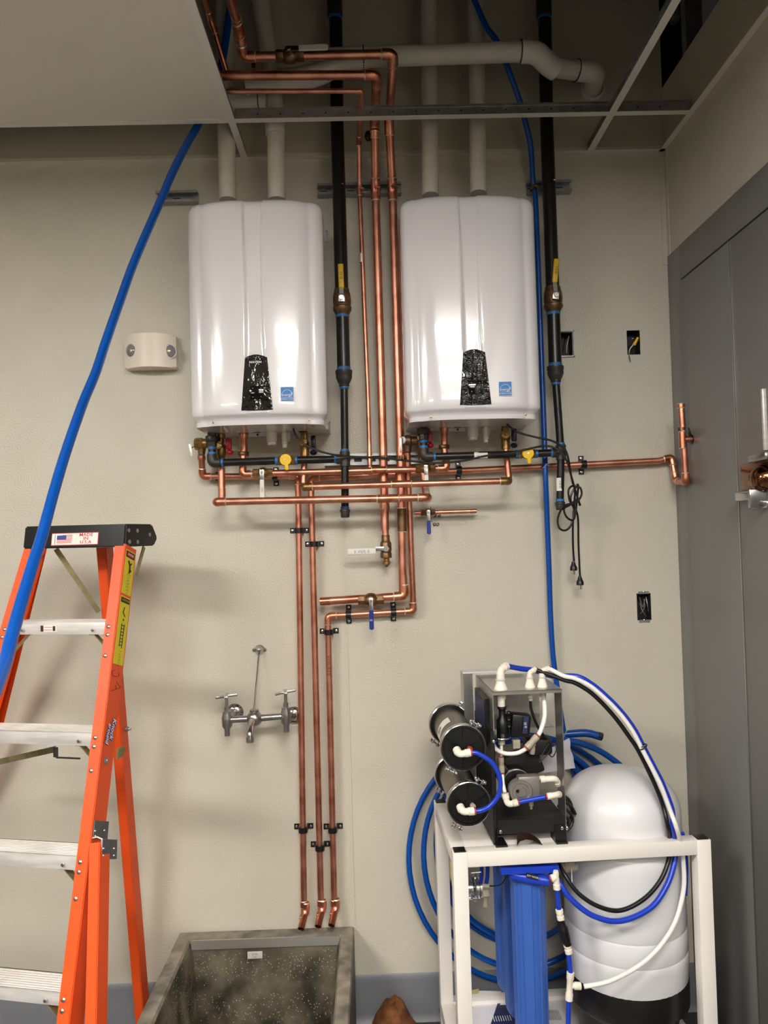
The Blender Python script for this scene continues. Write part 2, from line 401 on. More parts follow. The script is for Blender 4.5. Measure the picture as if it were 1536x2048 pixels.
struct(MB('threshold').bx((XR - .02, jy, 0), (XR + .08, DY1 + .12, .012), bev=.003), 'threshold', door)
# latch hardware on the far leaf
def door_box(px0, py0, px1, py1, m, nm, d0=.012, d1=.02, bev=.002):
    a, b = PX(px0, py0, XR - d0), PX(px1, py1, XR - d0)
    y0, y1 = a.y, b.y; z0, z1 = min(a.z, b.z), max(a.z, b.z)
    return struct(MB(m).bx((XR - d0, y0, (a.z + a.z) / 2), (XR - d0 - d1, y1, z1 if False else PX(px0, py1, XR - d0).z), bev=bev), nm, door)
door_box(1484, 930, 1545, 981, 'bronze', 'latch_plate', d1=.006)
door_box(1488, 984, 1526, 1003, 'chrome', 'latch_bolt', d1=.03, bev=.006)
door_box(1507, 911, 1545, 926, 'rough_chrome', 'latch_keeper', d1=.02, bev=.005)
door_box(1512, 1003, 1545, 1018, 'chrome', 'bolt_guide', d1=.016, bev=.004)
door_box(1530, 978, 1536, 1016, 'chrome', 'lever', d1=.05, bev=.003)
c = PX(1524, 958, XR - .02); struct(MB('bronze').lathe(c, (-1, 0, 0), [(0, .03), (.02, .028), (.034, .018), (.04, 0)], 20), 'latch_rose', door)
c = PX(1500, 966, XR - .02); struct(MB('copper_fit').beam(c, c + V((0, -.045, 0)), .012, .012), 'latch_lip', door)
door_box(1529, 778, 1538, 902, 'alu', 'edge_bolt', d1=.012)

# ------------------------------------------------------------------ suspended ceiling
T0, TW = P(490, 318, 0).x, .61
tx = [T0 + 1.22 * k for k in (-2, -1, 0)] + [P(1178, 303, 0).x]
dx = P(1178, 303, 0).x - T0; tx = [T0 - 2 * dx, T0 - dx, T0, T0 + dx]
ty = [-(.30 + TW * k) for k in range(12)]
cross_y = P(800, 236, -.30)
yc0 = 0.0
# depth of the first cross tee from its pixel height
d = ray(820, 235); yc0 = CP.y + d.y * (ZC - EYE) / d.z
ty = [yc0 - TW * k for k in range(12)]
def tee(name, a, b, across, lip=.012):
    a, b, c = V(a), V(b), V(across)
    mb = MB('tbar'); up = V((0, 0, 1))
    def bar(o, w_, h_, z_):
        mb.box((a + b) / 2 + up * z_, ((b - a).length, w_, h_), ((b - a), c, up))
    bar(0, .024, .0016, 0)
    mb.m('galv'); bar(0, .003, .034, .018); bar(0, .008, .008, .036)
    n = int((b - a).length / .075); mb.m('black_rough'); dr = (b - a).normalized()
    for k in range(1, n): mb.box(a + dr * (k * .075) + up * .02, (.006, .0036, .004), (dr, c, up))
    return struct(mb, name)
k = 1
for i, x in enumerate(tx):
    if x < XR - .05: tee('trim_tee_long', (x, 0, ZC), (x, YF, ZC), (1, 0, 0))
for i, y in enumerate(ty):
    if y > YF:
        xs = [XL] + tx + [XR]
        for a_, b_ in zip(xs, xs[1:]):
            tee('trim_tee_cross', (a_ + .012, y, ZC), (b_ - .012, y, ZC), (0, 1, 0))
def angle_trim(name, a, b, n_):
    a, b, n_ = V(a), V(b), V(n_); mb = MB('tbar')
    mb.prism([a, a + n_ * .022, a + n_ * .022 + V((0, 0, .0015)), a + n_ * .0015 + V((0, 0, .0015)), a + n_ * .0015 + V((0, 0, .022)), a + V((0, 0, .022))], b - a); return struct(mb, name)
angle_trim('trim_angle_back', (XL, -.001, ZC), (XR, -.001, ZC), (0, -1, 0))
angle_trim('trim_angle_right', (XR - .001, -.001, ZC), (XR - .001, YF, ZC), (-1, 0, 0))
ceil = bpy.data.objects.new('ceiling', None); C.objects.link(ceil); ceil.location = (0, -3, ZC); ceil['kind'] = 'structure'
xs = [XL] + tx + [XR]; ys = [0] + ty
tcells = {}
for i, (a_, b_) in enumerate(zip(xs, xs[1:])):
    for j, (c_, d_) in enumerate(zip(ys, ys[1:])):
        if j == 0: continue                                  # first row by the back wall is open
        if i >= 3 and j <= 2: continue                       # panels lifted out around the risers
        if d_ < YF: continue
        cx, cy = (a_ + b_) / 2, (c_ + d_) / 2
        tcells[(i, j)] = (a_, b_, c_, d_)
fix = {}
for (fx, fy, pw) in TROFFERS:
    best = min(tcells, key=lambda q: abs((tcells[q][0] + tcells[q][1]) / 2 - fx) + abs((tcells[q][2] + tcells[q][3]) / 2 - fy)); fix[best] = pw
for q, (a_, b_, c_, d_) in tcells.items():
    if q in fix: continue
    struct(MB('tile').bx((a_ + .004, c_ - .004, ZC + .001), (b_ - .004, d_ + .004, ZC + .014)), 'ceiling_panel', ceil)
n = 0
for q, pw in fix.items():
    a_, b_, c_, d_ = tcells[q]; n += 1
    tf = thing('ceiling_light', ['white lensed ceiling light, the one nearest above the heaters', 'white lensed ceiling light to the left of the ladder side', 'white lensed ceiling light behind, toward the door side', 'white lensed ceiling light behind, toward the left wall', 'white lensed ceiling light farthest behind the viewer'][(n - 1) % 5], 'ceiling light', ((a_ + b_) / 2, (c_ + d_) / 2, ZC))
    mb = MB('tbar'); mb.bx((a_ + .013, c_ - .013, ZC + .002), (b_ - .013, c_ - .05, ZC + .09)); mb.bx((a_ + .013, d_ + .013, ZC + .002), (b_ - .013, d_ + .05, ZC + .09))
    mb.bx((a_ + .013, c_ - .05, ZC + .002), (a_ + .05, d_ + .05, ZC + .09)); mb.bx((b_ - .013, c_ - .05, ZC + .002), (b_ - .05, d_ + .05, ZC + .09)); mb.bx((a_ + .013, c_ - .013, ZC + .09), (b_ - .013, d_ + .013, ZC + .1)); mb.build('housing', tf)
    mm = M['troffer'].copy(); M['troffer%d' % n] = mm; bb = mm.node_tree.nodes['Principled BSDF']
    area = (b_ - a_ - .1) * (c_ - d_ - .1)
    bb.inputs['Emission Color'].default_value = LIGHT_COL + (1,); bb.inputs['Emission Strength'].default_value = TROFFER_POWER * pw / (area * PI)
    mb = MB('troffer%d' % n); mb.bx((a_ + .05, c_ - .05, ZC + .006), (b_ - .05, d_ + .05, ZC + .010)); mb.build('diffuser', tf)

# ================================================================== WATER HEATERS
XH1, XH2 = P(512, 620, -.30).x, P(942, 611, -.30).x
ZH0, ZH1 = P(519, 848, -.32).z, P(506, 399, -.30).z
HW, HH, HD = .445, ZH1 - ZH0, .335
def sstep(a, b, x):
    t = max(0, min(1, (x - a) / (b - a))); return t * t * (3 - 2 * t)
def heater():
    root = thing('water_heater', 'white tankless water heater left of the black gas riser, its panel lettering showing', 'water heater', (XH1, 0, ZH0), 'twin wall-hung water heaters')
    hw = HW / 2
    # cover: rounded box section pushed out towards the room, with a shallow waisted channel down the middle
    mb = MB('enamel'); sec = []
    rc = .045
    for y in (-.13, -.17, -.22, -.255): sec.append((-hw, y))
    for k in range(1, 8): t = PI / 2 * k / 8; sec.append((-hw + rc * (1 - math.cos(t)), -.262 - rc * math.sin(t) * .85))
    nx = 72
    for k in range(nx + 1):
        u = -1 + 2 * k / nx; x = u * (hw - rc); sec.append((x, -.30 - .026 * (1 - .35 * u * u - .65 * abs(u) ** 6)))
    L0 = len(sec)
    sec += [(-x, y) for x, y in sec[:11][::-1]]
    zc_ = HH; rows = []
    zs = [(0.0, .022, .012), (.014, .018, .012), (.0145, .034, .012), (.030, .006, .004), (.036, 0.001, .0)] + [(.036 + (HH - .076) * k / 44, 0, 0) for k in range(1, 45)]
    zs += [(HH - .04 + .04 * math.sin(PI / 2 * k / 8), .04 * (1 - math.cos(PI / 2 * k / 8)) * .9, .02 * (1 - math.cos(PI / 2 * k / 8))) for k in range(1, 9)]
    for z, ins, wi in zs:
        row = []; v_ = z / HH
        xl = -(.0285 + .006 * ((v_ - .55) / .45) ** 2) if v_ > .3 else -.031
        xr = (.0215 + .008 * (abs(v_ - .6) / .4) ** 2)
        pull = ins
        for x, y in sec:
            f_ = (y + .13) / (-.326 + .13)
            yy = y + pull * f_
            fr = sstep(.8, .95, f_)
            ch = sstep(xl - .004, xl + .003, x) * (1 - sstep(xr - .003, xr + .004, x)) * fr
            # front leans gently out towards the bottom
            yy += ch * .008 * (1 if z > .04 else 0) - .006 * (1 - v_) * f_
            row.append(mb.bm.verts.new(V((XH1 + x * (1 - wi / hw), yy, ZH0 + z))))
        rows.append(row)
    for a, b in zip(rows, rows[1:]):
        for i in range(len(a) - 1): mb.f([a[i], a[i + 1], b[i + 1], b[i]])
    mb.f(rows[-1]); mb.f(rows[0][::-1])
    mb.build('cover', root, angle=50)
    mb = MB('case'); mb.bx((XH1 - hw + .012, -.004, ZH0 + .002), (XH1 + hw - .006, -.145, ZH1 - .012), bev=.004)
    mb.m('zinc').bx((XH1 - hw + .02, -.0005, ZH1 - .03), (XH1 + hw + .002, -.006, ZH1 + .012)); cs = mb.build('back_case', root)
    for sx in (-.143, .164):
        MB('brass').lathe((XH1 + sx, -.3165, ZH0 + .009), (0, -1, 0), [(0, 0), (.0042, 0), (.004, .002), (0, .0028)], 10).build('screw', root)
    # control panel
    zt, zb_ = P(512, 709, -.335).z, P(513, 820, -.335).z
    wt, wb = .0355, .0505
    def yfront(z): return -.3272 - .006 * (1 - (z - ZH0) / HH) - .0012
    poly = []; cx = XH1 + .001
    poly += [(cx - wb, zb_), (cx + wb, zb_), (cx + wt, zt - .009)]
    for k in range(1, 8): t = k / 8; poly.append((cx + wt * (1 - 2 * t), zt - .009 + .010 * math.sin(PI * t)))
    poly.append((cx - wt, zt - .009))
    mb = MB('film_light'); mb.prism([(x, yfront(z), z) for x, z in poly], (0, .006, 0)); bmesh.ops.bevel(mb.bm, geom=[e_ for e_ in mb.bm.edges if all(abs(v_.co.y - yfront(v_.co.z)) < 1e-4 for v_ in e_.verts)], offset=.0015, segments=2, affect='EDGES')
    cp = mb.build('control_panel', root)
    zs_ = P(513, 785, -.335).z
    yy = yfront(zs_) - .0012
    MB('screen').box((cx, yy, zs_), (.044, .0015, .042), bev=.0006).build('display', cp)
    for i in range(3):
        for sx in (-.012, .014):
            MB('case').lathe((cx + sx, yy - .0006, zs_ + .014 - i * .014), (0, -1, 0), [(0, 0), (.0015, 0), (0, .0005)], 8).build('button', cp)
    MB('white_print').lathe((cx, yfront(zt) - .0002, zt - .010), (0, -1, 0), [(0, 0), (.0015, 0), (0, .0005)], 8).build('indicator', cp)
    text(cp, 'NAVIEN', (cx - .002, yfront(zt - .02) - .0006, zt - .024), (1, 0, 0), (0, 0, 1), .0105, 'white_print', bold=.01, sx=1.05)
    # efficiency sticker: blue square with arc, script and a caption band
    a, b = P(561, 774, -.336), P(587, 801, -.336); yy = -.3295 - .0022
    st = MB('label_white').bx((a.x - .0015, yy, b.z - .0015), (b.x + .0015, yy + .0012, a.z + .0015)).build('sticker', root)
    MB('sticker_blue').bx((a.x, yy - .0006, b.z), (b.x, yy, a.z)).build('sticker_field', st)
    mx, mz = (a.x + b.x) / 2, b.z + (a.z - b.z) * .32; rr = (b.x - a.x) * .45
    mb = MB('white_print'); mb.tube([(mx + rr * math.cos(t), yy - .0007, mz + rr * 1.2 * math.sin(t)) for t in [PI * (.08 + .84 * k / 14) for k in range(15)]], .0006, 6)
    mb.bx((a.x + .002, yy - .0008, b.z + (a.z - b.z) * .25), (b.x - .002, yy - .0005, b.z + (a.z - b.z) * .265)); mb.build('sticker_arc', st)
    text(st, 'energy', (mx - .002, yy - .0007, mz + .005), (1, 0, 0), (.0, 0, 1), .0125, 'white_print', shear=.4)
    text(st, '\u2605', (mx + rr * .8, yy - .0007, mz + .010), (1, 0, 0), (0, 0, 1), .008, 'white_print')
    text(st, 'ENERGY STAR', (mx, yy - .0007, b.z + (a.z - b.z) * .13), (1, 0, 0), (0, 0, 1), .0062, 'white_print')
    # underside: drain plate, condensate spigot, plastic ports
    def und(px, z0, z1, r, y=-.12, m='pvc_fit', nm='port'):
        x = P(px, 860, y).x; MB(m).lathe((x, y, ZH0 + z0), (0, 0, -1), [(0, 0), (r, 0), (r, .75 * (z0 - z1)), (r * .8, .78 * (z0 - z1)), (r * .8, z0 - z1), (0, z0 - z1)], 16).build(nm, root)
    a, b = P(496, 848, -.10), P(531, 873, -.10); mb = MB('case').bx((a.x, -.10, b.z), (b.x, -.102, ZH0)); mb.m('black').bx((a.x + .018, -.103, b.z + .022), (a.x + .044, -.125, ZH0), bev=.003); mb.lathe(((a.x * .45 + b.x * .55), -.102, b.z + .007), (0, -1, 0), [(0, 0), (.004, 0), (.004, .001), (0, .001)], 10)
    mb.build('mounting_plate', root)
    und(543, -.0, -.045, .019, nm='drain_port'); und(569, 0, -.055, .010, nm='drain_spout'); und(572, 0, -.03, .016, y=-.10, nm='drain_port')
    return root
H1 = heater()
H2 = copy_tree(H1); H2.location.x = XH2; H2['label'] = 'white tankless water heater on the right, glints across the wrinkled film of its panel'
for ch in H2.children:
    if ch.name.startswith('control_panel'):
        ch.data = ch.data.copy(); ch.data.materials[0] = M['film_strong']
        for g in list(ch.children):
            if g.name.startswith('lettering'): bpy.data.objects.remove(g)

# ================================================================== PIPEWORK
TOWARD = V((0, -1, 0)); DOWN = V((0, 0, -1)); UPV = V((0, 0, 1)); LEFT = V((-1, 0, 0)); RIGHT = V((1, 0, 0))
def elbow(root, c, d1, d2, r, m='copper_fit', ln=None, nm='elbow', solder=True, k=1.17):
    c, d1, d2 = V(c), V(d1).normalized(), V(d2).normalized(); ln = ln or r * 2.6
    mb = MB(m); mb.tube(rounded([c + d1 * ln, c, c + d2 * ln], r * 1.7, 7), r * k, 16)
    if solder:
        mb.m('solder')
        for d_ in (d1, d2): mb.lathe(c + d_ * ln, d_, [(r * k, 0), (r * 1.02, r * .26)], 16)
    return mb.build(nm, root)
def copper(root, pts, r, nm='pipe', m='copper', fit='copper_fit', elbows=True, rad=None):
    pts = [V(p) for p in pts]
    MB(m).tube(rounded(pts, rad or r * 1.7, 6), r, 18).build(nm, root)
    if elbows:
        for i in range(1, len(pts) - 1):
            if (pts[i] - pts[i - 1]).normalized().dot((pts[i + 1] - pts[i]).normalized()) < .97:
                elbow(root, pts[i], pts[i - 1] - pts[i], pts[i + 1] - pts[i], r, fit)
def sleeve(root, c, axis, r, ln, m='copper_fit', nm='coupling', k=1.13, solder=True):
    c, d = V(c), V(axis).normalized(); mb = MB(m)
    mb.lathe(c - d * ln / 2, d, [(r * 1.0, 0), (r * k, 0), (r * k, ln), (r * 1.0, ln)], 18)
    if solder:
        mb.m('solder'); mb.lathe(c - d * ln / 2, -d, [(r * k, 0), (r * 1.02, r * .26)], 18); mb.lathe(c + d * ln / 2, d, [(r * k, 0), (r * 1.02, r * .26)], 18)
    return mb.build(nm, root)
def capend(root, p, d, r, m='copper_fit', nm='return_elbow', back=.06):
    """elbow turning back from a front header to the drop behind it; p = corner, d = direction of the header"""
    return elbow(root, p, d, (0, 1, 0), r, m, nm=nm)
def ringm(root, c, axis, r, ln, m='sealant', nm='thread_sealant'):
    c, d = V(c), V(axis).normalized(); return MB(m).lathe(c - d * ln / 2, d, [(r * .9, 0), (r, .1 * ln), (r * 1.02, ln / 2), (r, .9 * ln), (r * .9, ln)], 18).build(nm, root)
def hexbody(mb, c, axis, r, ln, seg=6):
    c, d = V(c), V(axis).normalized(); mb.lathe(c - d * ln / 2, d, [(0, 0), (r * .93, 0), (r, ln * .12), (r, ln * .88), (r * .93, ln), (0, ln)], seg)
def lever_valve(root, c, axis, r, lev, ln, grip, body='brass', wd=.014, stem=None, scale=1.0, grip_text=None, tm='blue_print', off=None, neck=.25, grip_nm='valve_handle', tdir=None, fat=1.0):
    """soldered or threaded ball valve with a flat lever on the room side"""
    c, d = V(c), V(axis).normalized(); R_ = r * scale; n = TOWARD
    mb = MB(body); bl = r * 6.2 * scale; r0 = r; r = r * fat
    hexbody(mb, c - d * bl * .36, d, r * 1.35, bl * .28, 8); hexbody(mb, c + d * bl * .36, d, r * 1.35, bl * .28, 8)
    mb.lathe(c - d * bl * .24, d, [(r * 1.2, 0), (r * 1.5, bl * .08), (r * 1.72, bl * .16), (r * 1.76, bl * .24), (r * 1.72, bl * .32), (r * 1.5, bl * .40), (r * 1.2, bl * .48)], 20)
    mb.lathe(c, n, [(r * .9, 0), (r * .9, r * 1.9), (r * .6, r * 2.0), (r * .55, r * 2.6), (0, r * 2.6)], 12)
    v_ = mb.build('valve_body', root)
    lev = V(lev).normalized(); o = c + n * (r * 2.6)
    sd = lev.cross(n)
    mb = MB('zinc'); mb.box(o + lev * (ln * neck * .5 - wd * .2), (wd, ln * neck + wd, .0022), (sd, lev, n), bev=.0006)
    hexbody(mb, o + n * .003, n, wd * .42, .005)
    h = mb.build('lever', root)
    g0, g1 = ln * neck, ln; poly = []
    for t in range(9): a_ = PI * t / 8; poly.append(o + lev * (g1 - wd * .5 + math.sin(a_) * wd * .5) + sd * (math.cos(a_) * wd * .58))
    poly.append(o + lev * g0 - sd * wd * .52); poly.append(o + lev * g0 + sd * wd * .52)
    mb = MB(grip); mb.prism([q + n * .004 for q in poly], -n * .008)
    bmesh.ops.bevel(mb.bm, geom=mb.bm.edges[:], offset=.0014, segments=1, affect='EDGES')
    g = mb.build('grip', h)
    if grip_text:
        td = lev if tdir is None else V(tdir)
        yd = n.cross(td)
        text(root, grip_text, o + lev * (g0 + g1) / 2 + n * .0045, td, yd, wd * .72, tm, sx=.9)
    return v_

RR = .0145; R34 = .0112; R12 = .0079
# ---- plastic combustion vents
def vent(label, pts, r, joints, grp='plastic vent pipes above the heaters'):
    t = thing('vent_pipe', label, 'vent pipe', pts[0], grp)
    MB('pvc').tube(rounded(pts, .1, 8), r, 22).build('pipe', t)
    for c, d in joints:
        mb = MB('pvc_fit'); mb.lathe(V(c) - V(d).normalized() * .035, d, [(r, 0), (r * 1.12, 0), (r * 1.12, .07), (r, .07)], 22)
        mb.m('purple').lathe(V(c) + V(d).normalized() * .035, d, [(r * 1.06, 0), (r * 1.03, .003)], 22); mb.build('coupling', t)
    return t
rv = R(17.5, -.17)
def vp(px, py, dy=0): return P(px, py, -.17 + dy)
def zat(px, z, Y):           # point at photo column px, height z
    p = P(px, 300, Y); q = P(px, 0, Y); 
    t = (z - p.z) / (q.z - p.z); return p + (q - p) * t
vent('white plastic vent pipe rising from left heater, nearer the ceiling panel', [P(456, 400, -.14), P(452, 245, -.14), P(450, 150, -.14), P(449, -60, -.14)], rv, [])
t = vent('white plastic vent pipe rising from left heater with a coupling below the grid', [P(554, 400, -.17), P(551, 240, -.17), P(545, 150, -.14), P(522, 20, -.14), P(512, -80, -.14)], rv, [(P(550, 250, -.172), (0, 0, 1))])
vent('white plastic vent pipe rising straight from right heater, nearer the copper risers', [P(861, 392, -.17), P(858, 150, -.12), P(856, -60, -.12)], rv * .96, [])
vent('white plastic vent pipe rising straight from right heater, nearer the blue hose', [P(957, 388, -.17), P(954, 150, -.12), P(950, -60, -.12)], rv * .96, [])
# ---- white drain pipe across the open ceiling
t = thing('drain_pipe', 'fat white plastic drain pipe running across above the ceiling grid into the wall', 'pipe', P(900, 108, -.30))
q = [P(1042, 103, -.28), P(1086, 118, -.24), P(1108, 130, -.19), P(1150, 137, -.16), P(1180, 142, -.14), P(1188, 160, -.11), P(1186, 170, -.002)]
r_ = R(20, -.3)
MB('pvc').tube([P(645, 117, -.255), P(1042, 103, -.255)], r_, 24).build('pipe', t)
MB('pvc_fit').tube(rounded([P(1040, 103, -.255), P(1072, 104, -.25), P(1100, 132, -.2), P(1112, 139, -.19)], .04, 8), R(22, -.25), 24).build('elbow', t)
MB('pvc').tube([P(1106, 134, -.19), P(1158, 142, -.16)], R(19, -.18), 24).build('pipe', t)
MB('pvc_fit').tube(rounded([P(1152, 141, -.165), P(1192, 144, -.15), P(1184, 176, 0)], .05, 8), R(20, -.13), 24).build('elbow', t)
for px, py, Y, dd in ((1041, 103, -.255, (1, 0, 0)), (1109, 137, -.19, (.8, .3, -.3)), (1153, 141, -.163, (1, .2, 0)), (727, 114, -.255, (1, 0, 0))):
    MB('purple').lathe(P(px, py, Y), dd, [(r_ * .9, -.002), (r_ * 1.13, -.002), (r_ * 1.13, .002), (r_ * .9, .002)], 24).build('primer_ring', t)
MB('pvc').lathe(P(1185, 176, -.002), TOWARD, [(R(21), 0), (R(26), 0), (R(25), .004), (R(21), .006)], 24).build('wall_collar', t)
MB('pvc_fit').tube(rounded([P(735, 114, -.255), P(690, 117, -.255), P(640, 150, -.25), P(560, 163, -.245)], .05, 8), R(22, -.3), 22).build('elbow', t)
MB('pvc').tube([P(580, 160, -.245), P(492, 170, -.24)], R(20, -.38), 22).build('pipe', t)
t = thing('vent_fitting', 'white plastic elbow behind the copper runs just above the grid', 'vent pipe', P(500, 200, -.2))
MB('pvc_fit').tube(rounded([P(460, 198, -.14), P(500, 202, -.14), P(545, 205, -.13), P(556, 240, -.12)], .05), R(21, -.12), 20).build('elbow', t)
MB('purple').ring(P(518, 204, -.14), (1, 0, 0), R(21, -.12) * 1.02, .0016).build('primer_ring', t)

# ---- copper risers
YR = -.075
def tee(root, c, axis, br, r, ln=None, m='copper_fit'):
    ln = ln or r * 5; c, d = V(c), V(axis).normalized(); mb = MB(m); mb.lathe(c - d * ln / 2, d, [(r, 0), (r * 1.13, 0), (r * 1.13, ln), (r, ln)], 18)
    mb.lathe(c, br, [(r * 1.08, 0), (r * 1.08, ln / 2), (r, ln / 2)], 16)
    mb.m('solder'); mb.lathe(c - d * ln / 2, -d, [(r * 1.13, 0), (r * 1.0, r * .14)], 18); mb.lathe(c + d * ln / 2, d, [(r * 1.13, 0), (r * 1.0, r * .14)], 18); mb.lathe(c + V(br).normalized() * ln / 2, br, [(r * 1.08, 0), (r, r * .12)], 16)
    return mb.build('tee', root)
ca = thing('copper_riser', 'thick copper riser nearest the right heater, topped by the elbow run with a ball valve', 'copper pipe', P(801, 900, YR))
yt = -.34
copper(ca, [P(806, 1194, YR), P(802, 940, YR), P(785, 380, YR), P(778, 245, -.17), P(787, 108, yt), P(486, 114, yt - .02), P(478, 60, yt - .10), P(452, -30, yt - .30)], RR)
for px, py, Y in ((760, 109, yt),): MB('solder').lathe(P(px, py, Y), RIGHT, [(RR * 1.1, -.001), (RR * 1.12, .001)], 16).build('solder_joint', ca)
for px, py, Y in ((479, 72, -.43), (473, 35, -.52)): MB('solder').ring(P(px, py, Y), P(478, 60, yt - .1) - P(452, -30, yt - .3), RR * 1.05, .0009).build('solder_joint', ca)
lever_valve(ca, P(580, 112, yt - .015), RIGHT, RR, (1, 0, .02), .125, 'pvc', body='brass_dull', wd=.016, neck=.25)
sleeve(ca, P(804, 1040, YR), UPV, RR, .08, m='brass_dull'); sleeve(ca, P(800, 955, YR), UPV, RR, .05)
copper(ca, [P(806, 1150, YR), P(810, 1192, YR), P(640, 1203, YR)], RR, nm='branch_pipe')
lever_valve(ca, P(742, 1200, YR), RIGHT, RR, DOWN, .10, 'blue_grip', body='brass_dull', wd=.014, grip_text='|||', tm='white_print', neck=.32)
MB('copper_bright').hollow(P(660, 1202, YR), P(640, 1203, YR), RR * 1.02, RR * .86).build('open_end', ca)
cb = thing('copper_riser', 'thick copper riser in the middle of the three, ending in a white-handled drain valve', 'copper pipe', P(767, 900, YR))
copper(cb, [P(770, 1060, YR), P(767, 930, YR), P(751, 380, YR), P(749, 250, -.17), P(754, 150, yt), P(440, 151, yt - .02)], RR)
sleeve(cb, P(769, 1005, YR), UPV, RR, .045); sleeve(cb, P(749, 256, -.165), UPV, RR, .03, solder=True)
MB('copper_fit').lathe(P(769.5, 1008, YR), DOWN, [(RR * 1.15, 0), (RR * 1.15, .012), (RR * .92, .03), (RR * .92, .05), (RR * .85, .05)], 18).build('reducer', cb)
MB('copper').tube([P(770, 1030, YR), P(771, 1072, YR)], RR * .84, 18).build('pipe', cb)
vb = P(772, 1097, YR)
mb = MB('brass_dull'); mb.lathe(P(771, 1070, YR), DOWN, [(0, 0), (RR * 1.0, 0), (RR * 1.0, .02), (RR * 1.2, .024), (RR * 1.38, .03), (RR * 1.4, .052), (RR * 1.25, .06), (RR * 1.38, .066), (RR * 1.38, .08), (RR * .8, .082), (0, .082)], 12)
mb.m('brass').lathe(P(773, 1117, YR), DOWN, [(0, 0), (RR * .72, 0), (RR * .72, .008), (RR * .9, .01), (RR * .9, .02), (RR * .5, .024), (RR * .2, .03), (0, .03)], 10)
mb.build('valve_body', cb)
o = vb + TOWARD * .028
mb = MB('zinc'); mb.lathe(vb, TOWARD, [(.009, 0), (.009, .028), (.011, .028), (.011, .033), (0, .033)], 6); mb.box(o + LEFT * .018, (.036, .0025, .015), bev=.0008); lv = mb.build('lever', cb)
a_, b_ = P(695, 1104, YR - .028), P(752, 1102, YR - .028)
MB('label_white').box((a_ + b_) / 2, ((b_ - a_).length, .009, .021), (b_ - a_, (0, 1, 0), UPV), bev=.003).build('grip', lv)
text(cb, '|\\  \\/\\|//|  ||', (a_ + b_) / 2 + TOWARD * .005, (1, 0, .03), (-.03, 0, 1), .013, 'blue_print')
MB('galv').tube([P(760, 1105, YR - .03), P(761, 1133, YR - .03)], .0008, 5).build('wire_tail', cb)
cc = thing('copper_riser', 'thin copper riser beside the left gas riser, joined to the upper header', 'copper pipe', P(738, 900, YR))
copper(cc, [P(740, 936, YR - .02), P(736, 800, YR), P(719, 380, YR), P(718, 280, -.13), P(724, 182, yt), P(440, 183, yt)], R12)
sleeve(cc, P(723, 516, YR + .0), UPV, R12, .03, m='solder', nm='coupling'); sleeve(cc, P(717.5, 284, -.13), UPV, R12, .03); sleeve(cc, P(739, 912, YR - .012), UPV, R12, .03, m='brass')
cd = thing('copper_branch', 'slim copper line slanting along the edge of the white ceiling panel', 'copper pipe', P(430, 80, -.35))
copper(cd, [P(452, 140, -.28), P(428, 60, -.34), P(421, 40, -.36), P(402, -25, -.46)], R(6, -.35)); sleeve(cd, P(425, 52, -.35), P(428, 60, -.34) - P(421, 40, -.36), R(6, -.35), .04)
ce = thing('copper_branch', 'slim vertical copper stub behind the three ceiling runs', 'copper pipe', P(508, 145, -.12))
copper(ce, [P(506, 112, -.12), P(509, 176, -.12)], .006); sleeve(ce, P(507, 130, -.12), UPV, .006, .03, m='brass_dull')
cf = thing('copper_branch', 'short slanting copper stub just above the cross tee', 'copper pipe', P(545, 200, -.10)); copper(cf, [P(537, 165, -.1), P(543, 195, -.1), P(553, 232, -.1)], .007)
cg = thing('thermostat_bulb', 'small black sensor strapped to the middle riser below the grid', 'sensor', P(738, 270, -.12))
MB('black').ball(P(737, 272, -.125), .014, 12, (1, .8, 1.4)).m('brass_dull').ring(P(748, 265, -.118), UPV, RR * 1.1, .002).build('bulb', cg)

# ---- three drops to the sink, and the long runs feeding them
YW = -.034
def drop_end(root, px, py, r, bright='copper_bright'):
    a, b, c = P(px + 6, py - 42, YW), P(px + 5, py - 22, YW - .004), P(px - 5, py, YW - .03)
    elbow(root, P(px + 6, py - 26, YW - .002), UPV, c - b, r, 'copper_fit', ln=.028, solder=True)
    MB(bright).hollow(P(px + 3, py - 18, YW - .012), P(px - 4, py + 10, YW - .052), r * 1.08, r * .9, depth=.02).build('spout', root)
c1 = thing('copper_drain_line', 'copper relief line from left heater, the left one of three drops ending above the sink', 'copper pipe', P(600, 1500, YW))
copper(c1, [P(403, 915, -.07), P(405, 953, YW - .01), P(596, 952, YW), P(608, 1822, YW)], R34)
drop_end(c1, 606, 1848, R34); sleeve(c1, P(607.5, 1808, YW), UPV, R34, .02)
c2 = thing('copper_drain_line', 'long copper line from the wall trap, the middle one of three drops above the sink', 'copper pipe', P(634, 1500, YW))
XC2 = P(1338, 916, YW)
copper(c2, [P(1322, 921, YW), P(622, 957, YW), P(642, 1818, YW)], R34)
drop_end(c2, 640, 1843, R34); sleeve(c2, P(641.5, 1806, YW), UPV, R34, .02)
c3 = thing('copper_drain_line', 'copper relief line from right heater, the right one of three drops above the sink', 'copper pipe', P(660, 1500, YW))
copper(c3, [P(815, 905, -.075), P(817, 975, -.060), P(827, 1222, YW), P(656, 1232, YW), P(669, 1816, YW)], R34)
drop_end(c3, 667, 1841, R34); sleeve(c3, P(668.5, 1806, YW), UPV, R34, .02)
# print running down the right drop
for k in range(26):
    if k % 5 == 4: continue
text(c3, '||| || |||| | ||| || |||', P(659, 1330, YW) + TOWARD * (R34 + .0002), (.0, 0, -1), (1, 0, 0), .011, 'black_print', sx=1)
